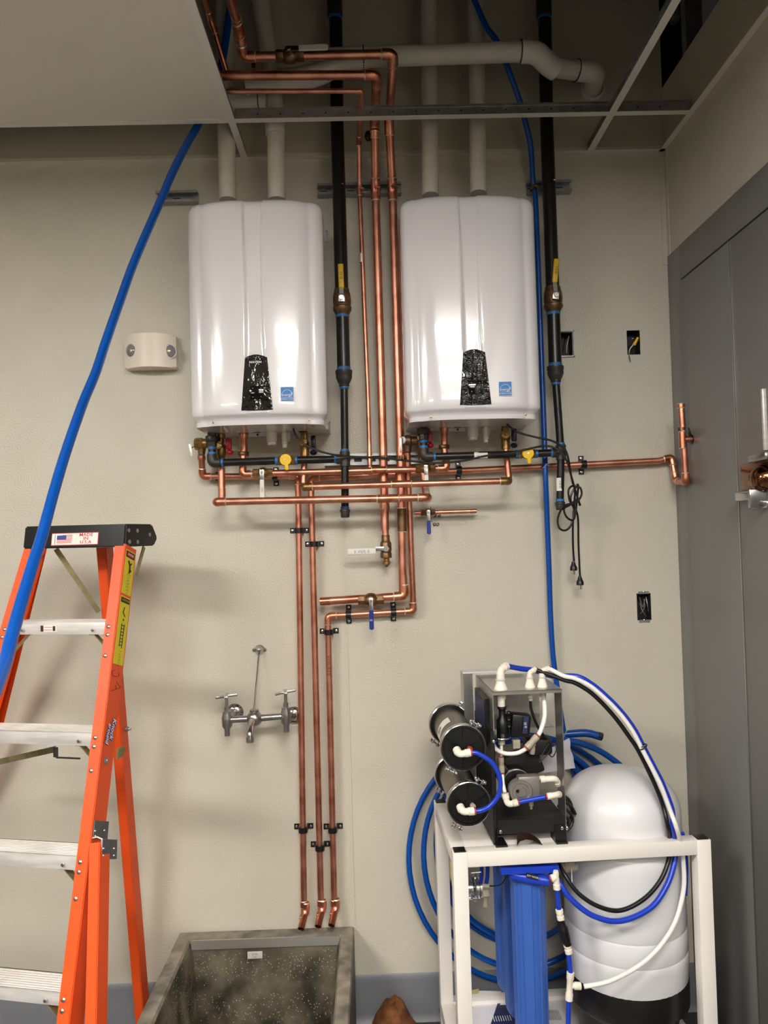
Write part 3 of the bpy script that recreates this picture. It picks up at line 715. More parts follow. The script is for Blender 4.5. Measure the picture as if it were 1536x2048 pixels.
# condensate trap on the right wall, end of the middle line
p0, p1, p2 = P(1340, 914, YW), P(1357, 960, -.055), P(1365, 965, -.17)
copper(c2, [P(1318, 921, YW), P(1343, 914, YW), P(1352, 962, -.05), P(1372, 964, -.17), P(1362, 808, -.17)], R34, nm='trap_pipe')
sleeve(c2, P(1365, 853 + 27, -.17), UPV, R34, .055); sleeve(c2, P(1362, 812, -.17), UPV, R34, .012); sleeve(c2, P(1363.5, 858, -.17), UPV, R34, .01, m='brass_dull', solder=False)
ta, tb = P(1367, 879, -.17), P(1387, 879, -.17)
MB('copper_fit').lathe(ta, RIGHT, [(R34, 0), (R34, (tb - ta).length), (0, (tb - ta).length)], 16).build('side_outlet', c2)
mb = MB('black').lathe(tb + V((-.008, 0, 0)), RIGHT, [(0, 0), (.017, 0), (.017, .006), (0, .006)], 16)
for s_ in (-1, 1): mb.box(tb + V((s_ * .010 - .004, 0, .024)), (.011, .005, .034), (V((1, 0, -.3 * s_)), (0, 1, 0), V((.3 * s_, 0, 1))), bev=.002)
mb.build('wing_clamp', c2)

# ---- headers in front
YM = -.19
YH = -.106
h1 = thing('copper_header', 'upper copper header with two white-tagged valves joining both heaters', 'copper pipe', P(690, 942, YM))
copper(h1, [P(487, 905, YH), P(485, 949, YH), P(520, 947, YH), P(893, 937, YH)], R34 * 1.02)
copper(h1, [P(893, 937, YH), P(888, 890, YH)], R34)
elbow(h1, P(893, 937, YH), LEFT, UPV, R34)
h2 = thing('copper_header', 'middle copper header between two brass end elbows', 'copper pipe', P(800, 967, YM))
copper(h2, [P(609, 900, -.10), P(607, 974, -.10), P(607, 974, YM), P(1018, 962, YM), P(1018, 962, -.10), P(1011, 890, -.10)], R34, elbows=False)
capend(h2, P(607, 974, YM), RIGHT, R34, 'brass'); capend(h2, P(1018, 962, YM), LEFT, R34, 'brass'); sleeve(h2, P(803, 968, YM), RIGHT, R34, .065)
h3 = thing('copper_header', 'lowest copper header crossing in front of every riser', 'copper pipe', P(640, 1001, YM))
R3 = .0125
copper(h3, [P(443, 935, -.10), P(444, 1005, -.10), P(432, 1005, -.12), P(432, 1004, YM), P(856, 995, YM), P(853, 993, -.10), P(846, 940, -.10)], R3, elbows=False)
capend(h3, P(432, 1004, YM), RIGHT, R3); capend(h3, P(856, 995, YM), LEFT, R3); sleeve(h3, P(776, 997, YM), RIGHT, R3, .07)
sleeve(h3, P(444, 985, -.10), UPV, R34, .03)
# valves with white tags on the upper header
for px, py in ((526, 946), (851, 937)):
    c = P(px, py, YH); lever_valve(h1, c, RIGHT, R34, DOWN, .092, 'label_white', body='brass', wd=.014, neck=.27, grip_text='\\ |/\\/|', tdir=(0, 0, -1))
sleeve(h1, P(758, 940, YH), RIGHT, R34, .05)

# ---- left and right heater trim: isolation valves, unions, relief valves
def trim_set(dx, z_off, side, hot_label, knobs):
    """px columns of the left heater shifted by dx; one thing per valve set"""
    def q(px, py, Y=-.10): return P(px + dx, py + z_off, Y)
    # gas union stack is part of the gas line; here: hot isolation valve, strainer, cold isolation valve, relief valve
    t = thing('isolation_valve', f'brass hot service valve with red knobs under the {side} heater', 'valve', q(443, 900))
    mb = MB('brass'); mb.lathe(q(441, 848), DOWN, [(0, 0), (.012, 0), (.012, .02), (.016, .022), (.016, .05), (.012, .052), (.012, .07), (.018, .075), (.018, .11), (.014, .115), (.014, .15), (0, .15)], 12)
    mb.lathe(q(440, 892), TOWARD, [(0, 0), (.013, 0), (.013, .034), (0, .034)], 16); mb.build('valve_body', t)
    mb = MB('red_knob'); mb.box(q(457, 888, -.115), (.020, .022, .040), bev=.004); mb.build('red_knob', t)
    mb = MB('red_knob'); mb.ball(q(460, 905, -.115), .012, 12, (1, 1, .8)); mb.build('drain_knob', t)
    mb = MB('black'); mb.tube(spline([q(434, 884, -.14), q(446, 890, -.15), q(452, 896, -.14), q(443, 893, -.15), q(433, 897, -.14)], 5), .0012, 6); mb.build('cap_tether', t)
    t = thing('strainer', f'copper and bronze union strainer under the middle of the {side} heater', 'fitting', q(487, 870))
    mb = MB('brass'); mb.lathe(q(487, 849), DOWN, [(0, 0), (.010, 0), (.012, .014), (.016, .02)], 14); hexbody(mb, q(487, 866), DOWN, .0165, .014, 8); mb.build('union', t)
    MB('copper_fit').lathe(q(487, 868), DOWN, [(0, 0), (.0155, 0), (.0155, .014), (.0125, .02), (.0125, .062), (0, .062)], 18).build('body', t)
    mb = MB('brass_dull'); hexbody(mb, q(487, 908), DOWN, .019, .015, 8); mb.build('nut', t)
    t = thing('isolation_valve', f'brass cold service valve with dark knobs under the {side} heater', 'valve', q(611, 880 - 2))
    mb = MB('brass'); mb.lathe(q(609, 864), DOWN, [(0, 0), (.012, 0), (.014, .015), (.012, .03), (.018, .036), (.018, .05), (.015, .054), (.016, .058), (.016, .085), (0, .085)], 14)
    mb.lathe(q(607, 885), TOWARD, [(0, 0), (.0145, 0), (.0145, .036), (.005, .037), (.004, .041), (0, .041)], 18); mb.build('valve_body', t)
    MB('dark_knob').box(q(627, 884, -.12), (.017, .02, .044), bev=.004).build('knob', t); MB('dark_knob').ball(q(627, 905, -.12), .013, 12, (1, 1, .75)).build('drain_knob', t)
    MB('black').lathe(q(605, 845), DOWN, [(0, 0), (.018, 0), (.019, .03), (.012, .036), (0, .036)], 14).build('boot', t)
trim_set(0, 0, 'left', '', 0); trim_set(401, -14, 'right', '', 0)
t = thing('relief_valve', 'brass relief valve with a thin test lever at the left heater corner', 'valve', P(403, 900, -.08))
mb = MB('brass'); hexbody(mb, P(398, 888, -.09), RIGHT, .0215, .028, 8); mb.lathe(P(403, 892, -.085), DOWN, [(.018, 0), (.013, .02), (.012, .03), (.0, .03)], 14); mb.lathe(P(403, 887, -.09), RIGHT, [(.017, 0), (.017, .02), (.013, .022), (.013, .05), (0, .05)], 14); mb.build('body', t)
ringm(t, P(403, 911, -.08), UPV, .0125, .003)
MB('copper_fit').lathe(P(403, 912, -.08), DOWN, [(0, 0), (.014, .001), (.014, .012), (.012, .016)], 14).build('adapter', t)
a_, b_ = P(379, 888, -.10), P(384, 912, -.10); MB('alu').box((a_ + b_) / 2, (.0085, .002, .043), (V((1, 0, .15)), (0, 1, 0), V((-.15, 0, 1))), bev=.0008).build('test_lever', t)
MB('zinc').tube([P(383, 896, -.095), P(392, 890, -.09)], .002, 6).build('pin', t)
t = thing('relief_valve', 'brass relief valve with a pale cap between the riser and right gas union', 'valve', P(817, 890, -.08))
mb = MB('brass_dull'); mb.lathe(P(809, 882, -.09), RIGHT, [(0, 0), (.018, 0), (.021, .006), (.021, .02), (.015, .024), (.015, .06), (0, .06)], 14); mb.lathe(P(815, 886, -.085), DOWN, [(.018, 0), (.014, .022), (.013, .032), (0, .032)], 14); mb.build('body', t)
MB('zinc').lathe(P(807, 881, -.098), V((-.6, -1, 0)), [(0, 0), (.016, 0), (.013, .008), (0, .009)], 14).build('cap', t)
a_, b_ = P(802, 877, -.11), P(801, 900, -.11); MB('alu').box((a_ + b_) / 2, (.0085, .002, .045), bev=.0008).build('test_lever', t)
ringm(t, P(815, 900, -.08), UPV, .0145, .004)

# ---- gas lines
YG = -.135
def gas(side, top, bot, valve, red, tee_p, br, hx, valve_lever, cap_p, lab):
    t = thing('gas_riser', f'black iron gas riser right of the {side} heater with a yellow lever valve', 'gas pipe', P(*valve, YG), 'black iron gas lines')
    rb, rs = .0232, .0132
    ys = YR
    MB('black_iron').tube([P(*top, ys - .05), P(top[0] + (valve[0] - top[0]) * .3, 250, ys - .03), P(*valve, YG)], rb, 20).build('pipe', t)
    MB('malleable').lathe(P(top[0], 33, ys - .05), UPV, [(rb, 0), (rb * 1.16, .002), (rb * 1.16, .07), (rb, .072)], 20).build('coupling', t)
    ringm(t, P(top[0] + .5, 37, ys - .05), UPV, rb * 1.06, .010)
    # main valve
    c = P(*valve, YG)
    mb = MB('brass_dull'); mb.lathe(c + UPV * .042, DOWN, [(0, 0), (rb * 1.15, 0), (rb * 1.2, .012), (rb * 1.32, .018), (rb * 1.42, .040), (rb * 1.32, .060), (rb * 1.45, .064), (rb * 1.4, .074), (rb * 1.15, .082), (rb * 1.05, .088), (0, .088)], 10)
    mb.lathe(c, TOWARD, [(.012, 0), (.012, .038), (.007, .04), (0, .05)], 12); mb.build('valve_body', t)
    l0, l1 = [P(*v_, YG - .04) for v_ in valve_lever]
    ld = (l1 - l0).normalized(); sd = ld.cross(TOWARD)
    o = c + TOWARD * .044
    mb = MB('zinc'); mb.box(o, (.022, .028, .003), (sd, ld, TOWARD), bev=.001); mb.beam(o, l0 + ld * .005, .014, .003, TOWARD); hexbody(mb, o + TOWARD * .004, TOWARD, .009, .007); hnd = mb.build('lever', t)
    MB('yellow_grip').box((l0 + l1) / 2 + TOWARD * .003, (.019, (l1 - l0).length, .009), (sd, ld, TOWARD), bev=.004, bseg=3).build('grip', hnd)
    text(t, '||| || |', (l0 + l1) / 2 + TOWARD * .0078, ld, -sd, .012, 'black_print')
    ringm(t, c + DOWN * .052, UPV, rb * 1.0, .012)
    r0 = P(red[0], red[1], YG)
    MB('black_iron').tube([c + DOWN * .04, r0], rb * .97, 20).build('pipe', t)
    ringm(t, r0 + UPV * .030, UPV, rb * 1.0, .014)
    MB('malleable').lathe(r0 + UPV * .024, DOWN, [(0, 0), (rb * 1.26, 0), (rb * 1.26, .010), (rb * 1.2, .012), (rb * 1.2, .026), (rb * .95, .040), (rs * 1.35, .046), (rs * 1.35, .054), (0, .054)], 20).build('reducer', t)
    ringm(t, r0 + DOWN * .036, UPV, rs * 1.15, .010)
    tp = P(*tee_p, YG); cp_ = P(*cap_p, YG)
    MB('black_iron').tube([r0 + DOWN * .02, tp, cp_], rs, 18).build('pipe', t)
    d_ = (tp - r0).normalized(); lc = P(*lab, YG); MB('label_white').patch(lc, d_, R(26, YG), rs * 1.01, -1.2, .9).build('label', t)
    text(t, '|| ||| ||', lc + TOWARD * (rs * 1.04), (0, 0, 1), (-1, 0, 0), .006, 'blue_print')
    text(t, '||| ||||', lc + TOWARD * (rs * 1.04) + RIGHT * .006, (0, 0, 1), (-1, 0, 0), .006, 'black_print')
    mb = MB('sealant').patch(lc, d_, R(28, YG), rs * 1.006, .9, 1.6); mb.build('paint_stripe', t)
    # tee and cap
    mb = MB('malleable'); mb.lathe(tp + UPV * .026, DOWN, [(rs, 0), (rs * 1.32, 0), (rs * 1.36, .006), (rs * 1.28, .010), (rs * 1.5, .026), (rs * 1.28, .042), (rs * 1.36, .046), (rs * 1.32, .052), (rs, .052)], 18)
    mb.lathe(tp, LEFT, [(rs * 1.45, -.004), (rs * 1.4, .014), (rs * 1.28, .02), (rs * 1.36, .024), (rs * 1.3, .03), (rs, .03)], 18); mb.build('tee', t)
    ringm(t, tp + UPV * .030, UPV, rs * 1.12, .008); ringm(t, tp + LEFT * .033, RIGHT, rs * 1.12, .008)
    ringm(t, cp_ + UPV * .006, UPV, rs * 1.12, .010)
    MB('malleable').lathe(cp_, DOWN, [(0, 0), (rs * 1.36, 0), (rs * 1.36, .007), (rs * 1.2, .009), (rs * 1.15, .024), (rs * 1.0, .028), (0, .028)], 12).build('cap', t)
    # branch to the heater
    cock, el = P(*br[0], YG), P(*br[1], YG)
    MB('black_iron').tube(rounded([tp, cock, el, P(*hx, YG)], .02), rs, 18).build('branch_pipe', t)
    d_ = (cock - el).normalized()
    elbow(t, el, d_, UPV, rs, 'malleable', ln=.030, solder=False, k=1.3)
    ringm(t, el + d_ * .036, d_, rs * 1.15, .009)
    mb = MB('brass'); hexbody(mb, cock - d_ * .021, d_, rs * 1.3, .016, 6); hexbody(mb, cock + d_ * .021, d_, rs * 1.3, .016, 6); mb.ball(cock, rs * 1.35, 14); mb.build('gas_cock', t)
    ringm(t, cock - d_ * .034, d_, rs * 1.15, .010); ringm(t, cock + d_ * .034, d_, rs * 1.15, .010)
    mb = MB('yellow'); mb.lathe(cock + TOWARD * .014, TOWARD, [(.009, 0), (.0195, .006), (.0205, .012), (.019, .016), (0, .0165)], 24)
    mb.box(cock + TOWARD * .027 + V((.003, 0, -.022)), (.013, .006, .028), (V((1, 0, .1)), (0, 1, 0), V((-.1, 0, 1))), bev=.003); mb.m('zinc').lathe(cock + TOWARD * .030, TOWARD, [(0, 0), (.0035, 0), (.0035, .001), (0, .001)], 10); mb.build('cock_handle', t)
    # union stack to the heater
    hxp = P(*hx, YG); gz = lambda k: el + (hxp - el) * k
    mb = MB('malleable'); hexbody(mb, gz(.62), UPV, rs * 1.75, .020, 8); mb.lathe(gz(.42), UPV, [(rs, 0), (rs * 1.25, 0), (rs * 1.25, .018), (rs, .018)], 8); mb.lathe(gz(.72), UPV, [(rs, 0), (rs * 1.25, 0), (rs * 1.25, .016), (rs, .016)], 8); mb.build('union', t)
    for k in (.24, .38, .9): ringm(t, gz(k), UPV, rs * 1.12, .011)
    return t
g1 = gas('left', (670, -60), None, (684, 603), (688, 755), (690, 918), [(573, 921), (424, 926)], (424, 848), [(683, 577), (681, 528)], (690, 1019), (687, 846))
g2 = gas('right', (1088, -60), None, (1106, 598), (1111, 747), (1122, 905), [(1053, 908), (848, 914)], (846, 832), [(1109, 566), (1113, 518)], (1120, 1004), (1115, 818))
lc = P(961, 911, YG); MB('label_white').patch(lc, RIGHT, R(27, YG), .0135, PI - 1.0, PI + 1.0).build('label', g2)
text(g2, '|||| || |||', lc + TOWARD * .0138 + DOWN * .004, RIGHT, UPV, .010, 'black_print'); text(g2, '---------', lc + TOWARD * .0138 + UPV * .005, RIGHT, UPV, .007, 'black_print')
lc = P(1119, 969, YG); MB('label_white').patch(lc, UPV, R(26, YG), .0135, -1.1, .8).build('label', g2); text(g2, '|| |||| |||', lc + TOWARD * .0138, (0, 0, -1), (1, 0, 0), .009, 'black_print')

# ---- strut channel
def strut(label, a, b, y0=0.0, dep=.034, h=.041):
    a, b = V(a), V(b); d = (b - a).normalized(); u = V((0, -1, 0)).cross(d) * 1.0
    if u.z < 0: u = -u
    hh = h / 2; t = .0026; o = a
    prof = [(-hh, 0), (hh, 0), (hh, dep), (hh - .009, dep), (hh - .009, dep - .007), (hh - .009 + t, dep - .007), (hh - .009 + t, dep - t), (hh - t, dep - t), (hh - t, t), (-hh + t, t), (-hh + t, dep - t), (-hh + .009 - t, dep - t), (-hh + .009 - t, dep - .007), (-hh + .009, dep - .007), (-hh + .009, dep), (-hh, dep)]
    mb = MB('galv'); mb.prism([o + u * p[0] + TOWARD * (p[1] + .0005) for p in prof], b - a)
    n = int((b - a).length / .05); mb.m('black_rough')
    for k in range(n): mb.box(a + d * (.02 + k * .05) + TOWARD * (t + .0012), (.028, .0006, .012), (d, (0, 1, 0), u))
    return tag(mb.build('strut_channel'), label, 'channel', 'galvanised strut channels')
strut('galvanised strut channel behind the top of left heater, sticking out past the leaning blue pipe', P(316, 401), P(398, 399))
strut('galvanised strut channel bridging the heaters at top, carrying the risers', P(636, 386), P(802, 382))
strut('galvanised strut channel stub right of the right heater, behind the gas riser', P(1052, 381), P(1139, 378))
strut('galvanised strut channel between heaters at lower level, just above the copper headers', P(650, 922), P(838, 918))
def strut_clamp(c, r, m, label, back=.05):
    t = thing('strut_clamp', label, 'clamp', c, 'strut clamps on risers')
    mb = MB(m); mb.lathe(V(c) - UPV * .008, UPV, [(r, 0), (r * 1.1, 0), (r * 1.1, .016), (r, .016)], 20); mb.build('band', t)
    mb = MB(m)
    mb.box(V(c) + TOWARD * (r * 1.1 + .006), (.003, .014, .016)); mb.box(V(c) + TOWARD * (r * 1.1 + .006) + RIGHT * .008, (.003, .014, .016)); mb.tube([V(c) + TOWARD * (r * 1.1 + .007) + LEFT * .006, V(c) + TOWARD * (r * 1.1 + .007) + RIGHT * .016], .0032, 8)
    mb.build('bolt', t)
    MB(m).beam(V(c) + V((0, r, 0)), V((c.x, -.034, c.z)), .012, .003).build('leg', t) if -c.y - r > .036 else None
def on_line(a, b, py):      # pixel interpolation helper
    return a[0] + (b[0] - a[0]) * (py - a[1]) / (b[1] - a[1])
strut_clamp(P(678, 376, -.10), .0232, 'chrome', 'bright steel strut clamp around left gas riser')
strut_clamp(P(1097, 368, -.10), .0232, 'chrome', 'bright steel strut clamp around right gas riser')
for px, rr_, lb in ((719, R12, 'thin'), (751, RR, 'middle thick')): strut_clamp(P(px, 380, YR), rr_, 'copper_fit', f'coppery strut clamp on the {lb} riser at the upper channel')
strut_clamp(P(785.5, 378, YR), RR, 'brass_dull', 'brassy strut clamp on the right thick riser at the upper channel')
for px, rr_, lb in ((739, R12, 'thin'), (766.5, RR, 'middle thick'), (801, RR, 'right thick')): strut_clamp(P(px, 916, YR), rr_, 'brass_dull', f'dull strut clamp on the {lb} riser at the lower channel')
strut_clamp(P(1066, 376, -.06), .010, 'brass_dull', 'brassy strut clamp holding the blue hose by right heater')

# ---- two-hole pipe straps
def strap_proto(c, horiz, label):
    t = thing('pipe_strap', label, 'pipe strap', (c.x, 0, c.z), 'black two-hole pipe straps')
    r, w_, el = R34 + .001, .019, .034
    X = RIGHT if not horiz else UPV; Z = UPV if not horiz else RIGHT
    c = V((c.x, 0, c.z))
    outer = [(-el, 0), (-el, .004), (-r - .004, .004)]
    for k in range(11): a_ = PI - PI * k / 10; outer.append((math.cos(a_) * (r + .004), -YW + math.sin(a_) * (r + .004)))
    outer += [(r + .004, .004), (el, .004), (el, 0), (r, 0)]
    inner = []
    for k in range(11): a_ = PI * k / 10; inner.append((math.cos(a_) * r, -YW + math.sin(a_) * r))
    poly = outer + inner + [(-r, 0)]
    mb = MB('black'); n = len(poly)
    A = [mb.bm.verts.new(c + X * p[0] + TOWARD * p[1] - Z * w_ / 2) for p in poly]; B = [mb.bm.verts.new(c + X * p[0] + TOWARD * p[1] + Z * w_ / 2) for p in poly]
    for i in range(n): mb.f([A[i], A[(i + 1) % n], B[(i + 1) % n], B[i]])
    # side faces of the arch and ears
    m_ = 11
    oi = list(range(3, 14)); ii = list(range(n - 12, n - 1))[::-1]
    for S in (A, B):
        for a_, b_ in zip(range(10), range(1, 11)): mb.f([S[oi[a_]], S[oi[b_]], S[ii[b_]], S[ii[a_]]])
        mb.f([S[0], S[1], S[2], S[n - 1]]); mb.f([S[2], S[3], S[ii[0]], S[n - 1]]); mb.f([S[14], S[15], S[16], S[17]]); mb.f([S[13], S[14], S[17], S[ii[10]]])
    mb.build('saddle', t, angle=40)
    for s_ in (-1, 1):
        MB('zinc').lathe(c + X * s_ * (el - .009) + TOWARD * .004, TOWARD, [(0, 0), (.0058, 0), (.0052, .0028), (.003, .0036), (0, .0036)], 12).build('screw', t)
    return t
STR_V = [((597.5, 1061), 'upper strap on the leftmost drop'), ((628, 1088), 'upper strap on the middle drop'), ((657.5, 1264), 'strap just below the elbow of the right drop'), ((606, 1659), 'lower strap on the leftmost drop'), ((639.5, 1695), 'lower strap on the middle drop, lowest of all'), ((665.5, 1659), 'lower strap on the right drop')]
STR_H = [((697, 1230), 'strap left of the blue-handled valve on the short run'), ((787, 1225), 'strap right of the blue-handled valve on the short run'), ((918, 941), 'strap on the long line below right heater'), ((1167, 929), 'strap on the long line toward the wall trap'), ((550, 952), 'strap beside the left tagged valve'), ((437, 953), 'strap behind the left heater drop')]
for lst, hz in ((STR_V, False), (STR_H, True)):
    first = None
    for (px, py), lb in lst:
        c = P(px, py, YW)
        if first is None: first = strap_proto(c, hz, 'black ' + lb)
        else:
            o = copy_tree(first); o.location = (c.x, 0, c.z); o['label'] = 'black ' + lb

# ---- stub with small blue-handled valve, right of the risers
t = thing('copper_stub', 'short open-ended copper stub with a small blue lever valve', 'copper pipe', P(880, 1024, -.05))
copper(t, [P(829, 1026, -.05), P(952, 1022, -.05)], R12); MB('copper_bright').hollow(P(940, 1022.5, -.05), P(953, 1022, -.05), R12 * 1.02, R12 * .8, depth=.012).build('open_end', t)
lever_valve(t, P(856, 1025, -.05), RIGHT, R12 * 1.05, DOWN, .078, 'blue_grip', body='brass_dull', wd=.0125, neck=.38)
ink = thing('wall_scribble', 'small handwritten marker notes on the wall beside the small blue valve', 'writing', P(870, 1035))
def scribble(parent, curves, m='drawn', r=.0014, Y=-.0005):
    mb = MB(m)
    for c in curves: mb.tube([P(x, y, Y) for x, y in c], r, 5)
    return mb.build('ink_stroke', parent)
scribble(ink, [[(871, 1028), (873, 1032), (869, 1034)], [(868, 1034), (876, 1027)], [(879, 1030), (876, 1032), (877, 1035), (880, 1033), (881, 1030), (879, 1029)]])
scribble(ink, [[(866, 1047), (868, 1053)], [(867, 1047), (871, 1046), (870, 1050), (867, 1050), (872, 1052)], [(874, 1047), (872, 1050), (875, 1052), (878, 1049), (877, 1046), (874, 1047)]])
scribble(ink, [[(862, 1042), (864, 1043)], [(861, 1014), (862, 1019)]])

# ---- blue hose with its coil
YB = -.06
hose = thing('blue_hose', 'long blue hose from the ceiling past right heater, coiled behind the stand', 'hose', P(1105, 1300, YB))
up = [(936, -30, -.19), (972, 52, -.185), (992, 80, -.18), (1012, 126, -.18), (1038, 198, -.15), (1049, 238, -.12), (1061, 292, -.08), (1066, 361, -.06), (1071, 401, -.055), (1076, 519, -.055), (1083, 719, -.055), (1089, 885, -.055), (1091, 956, -.062), (1094, 1034, -.05), (1098, 1138, -.04), (1101, 1230, -.035), (1106, 1310, -.035), (1114, 1372, -.035), (1123, 1437, -.035), (1136, 1505, -.035), (1155, 1560, -.04)]
MB('blue_pipe').tube(spline([P(*q) for q in up], 6), .0098, 12).build('hose_line', hose)
coil = []; turns = [(246, 252, 1046, 1716), (213, 243, 1040, 1722), (190, 226, 1048, 1706), (160, 200, 1040, 1680)]
for i, (rx, ry, cx, cy) in enumerate(turns):
    for k in range(20):
        a_ = -PI * .3 + 2 * PI * k / 20; j = (i + k / 20) / 4
        nx_ = turns[min(i + 1, 3)]; f_ = k / 20
        rx_, ry_, cx_, cy_ = [u_ + (v_ - u_) * f_ for u_, v_ in zip((rx, ry, cx, cy), nx_)]
        coil.append(P(cx_ + rx_ * math.cos(a_), cy_ - ry_ * math.sin(a_) * (1 if True else 1), -.030 - .045 * (i % 2) - .015 * math.sin(k)))
MB('blue_pipe').tube(spline(coil[:78], 3), .0098, 12).build('hose_coil', hose)
MB('blue_pipe').tube(spline([P(1120, 1470, -.075), P(1170, 1466, -.085), P(1200, 1473, -.09)], 6), .0135, 14).build('hose_end', hose)
MB('black').hollow(P(1195, 1471, -.09), P(1204, 1474, -.09), .0140, .0115, seg=8, depth=.01).build('open_end', hose)
MB('blue_pipe').tube(spline([P(1118, 1478, -.11), P(1160, 1486, -.11), P(1205, 1505, -.105), P(1245, 1535, -.10), P(1262, 1560, -.09)], 6), .0105, 12).build('hose_line', hose)
tie = thing('cable_tie', 'thin pale cable tie round the blue hose at the long copper line', 'cable tie', P(1092, 930, -.055))
MB('label_white').ring(P(1092, 931, -.058), UPV, .0115, .0011).tube([P(1086, 936, -.07), P(1094, 928, -.08), P(1100, 927, -.085)], .0011, 5).build('strap', tie)
tie = thing('cable_tie', 'thin pale cable tie tail sticking out above the white tank', 'cable tie', P(1130, 1468, -.10))
MB('label_white').tube(spline([P(1128, 1480, -.10), P(1133, 1462, -.12), P(1160, 1440, -.16), P(1186, 1414, -.20), P(1212, 1396, -.24)], 5), .0011, 5).build('strap', tie)

# ---- leaning blue pipe
lean = MB('blue_pipe')
lp = [(-40, 1452, -1.62), (7, 1335, -1.42), (22, 1278, -1.34), (42, 1207, -1.25), (66, 1128, -1.16), (83, 1075, -1.09), (110, 976, -.98), (135, 894, -.89), (166, 806, -.80), (191, 746, -.74), (211, 685, -.68), (241, 599, -.60), (262, 540, -.54), (285, 484, -.485), (310, 427, -.425), (327, 388, -.38), (342, 352, -.34), (367, 301, -.28), (398, 246, -.21), (425, 190, -.20), (445, 120, -.20), (461, 10, -.20), (466, -40, -.20)]
lean.tube(spline([P(*q) for q in lp], 6), .0124, 16)
tag(lean.build('leaning_pipe'), 'long blue plastic pipe leaning from the ladder up through the ceiling grid', 'pipe')

# ---- power cords
def cord(label, lines, plug, ang=0):
    t = thing('power_cord', label, 'power cord', P(*plug))
    for i, ln in enumerate(lines): MB('black').tube(spline([P(*q) for q in ln], 6), .0036 if i == 0 else .0036, 9).build('cable', t)
    c = P(*plug); mb = MB('black'); mb.lathe(c + UPV * .016, DOWN, [(0, 0), (.005, 0), (.009, .014), (.0125, .020), (.0125, .032), (0, .032)], 10); mb.m('zinc')
    for s_ in (-.006, .006): mb.box(c + V((s_, 0, -.024)), (.0012, .006, .015))
    mb.m('brass').tube([c + V((0, -.004, -.016)), c + V((0, -.004, -.030))], .0022, 8); mb.build('plug', t); return t
YC = -.20
cord('black power cord from left heater, its plug hanging lower of the two', [
    [(585, 842, -.20), (588, 862, -.20), (600, 882, -.20), (625, 897, -.20), (660, 908, -.19), (700, 913, -.17), (760, 916, -.155), (820, 922, -.165), (870, 926, -.17), (925, 922, -.17), (975, 911, -.17), (1020, 906, -.168), (1060, 897, -.17), (1095, 892, -.17), (1120, 902, -.175), (1135, 925, -.175), (1142, 950, -.165), (1152, 985, -.15), (1160, 1010, -.15), (1154, 1000, -.16), (1140, 1010, -.16), (1128, 1018, -.15), (1134, 1035, -.15), (1148, 1038, -.14), (1154, 1000, -.14), (1156, 970, -.14), (1148, 978, -.14), (1141, 1000, -.14), (1155, 1030, -.12), (1157, 1090, -.10), (1160, 1154, -.09)]], (1160, 1161, -.09))
cord('black power cord from right heater, its plug hanging higher of the two', [
    [(1010, 840, -.18), (1016, 850, -.18), (1035, 864, -.19), (1070, 874, -.185), (1105, 882, -.18), (1128, 897, -.175), (1136, 915, -.175), (1141, 945, -.165), (1148, 972, -.16), (1160, 975, -.16), (1163, 990, -.16), (1152, 1005, -.16), (1128, 1012, -.15), (1116, 1035, -.14), (1118, 1055, -.14), (1130, 1061, -.14), (1142, 1050, -.14), (1148, 1020, -.14), (1139, 1000, -.14), (1137, 980, -.14), (1146, 972, -.14), (1150, 985, -.14), (1146, 1040, -.12), (1146, 1090, -.10), (1148, 1122, -.09)]], (1147, 1132, -.09))

# ---- emergency light
e0, e1 = P(253, 740), P(357, 674)
t = thing('emergency_light', 'off-white twin-lamp emergency light on the wall left of the heaters', 'emergency light', ((e0.x + e1.x) / 2, 0, e0.z))
x0, x1, z0, z1 = P(251, 700, -.02).x, P(354, 700, -.02).x, P(300, 738, -.03).z, P(300, 673, -.02).z
mb = MB('off_white'); n = 16; poly = [(x0, -.001, z0)]
for k in range(n + 1): u = -1 + 2 * k / n; poly.append((x0 + (x1 - x0) * (k / n), -.032 - .042 * (1 - abs(u) ** 2), z0))
poly.append((x1, -.001, z0)); mb.prism(poly, (0, 0, z1 - z0))
bmesh.ops.bevel(mb.bm, geom=[e_ for e_ in mb.bm.edges if abs(e_.verts[0].co.z - e_.verts[1].co.z) < 1e-6], offset=.004, segments=2, affect='EDGES'); mb.build('housing', t)
for px, tilt, mm in ((264, -.55, 'lens'), (337, .35, 'lens')):
    c = P(px, 702, -.055); c = V((c.x, -.032 - .042 * (1 - ((c.x - x0) / (x1 - x0) * 2 - 1) ** 2), c.z)); d_ = V((tilt * .55, -1, -.05)).normalized()
    mb = MB('off_white'); mb.lathe(c - d_ * .006, d_, [(.027, 0), (.027, .008), (.0245, .009), (.023, .004)], 24); mb.m('lens'); mb.lathe(c - d_ * .006, d_, [(.023, .004), (.018, .008), (0, .011)], 24); mb.m('lens_bright').lathe(c + d_ * .005, d_, [(0, 0), (.007, 0), (.005, .003), (0, .004)], 12); mb.build('lamp', t)
MB('case').lathe(V(((x0 + x1) / 2 - .002, -.06, z0)), DOWN, [(0, 0), (.003, 0), (.003, .002), (0, .002)], 10).build('test_button', t)

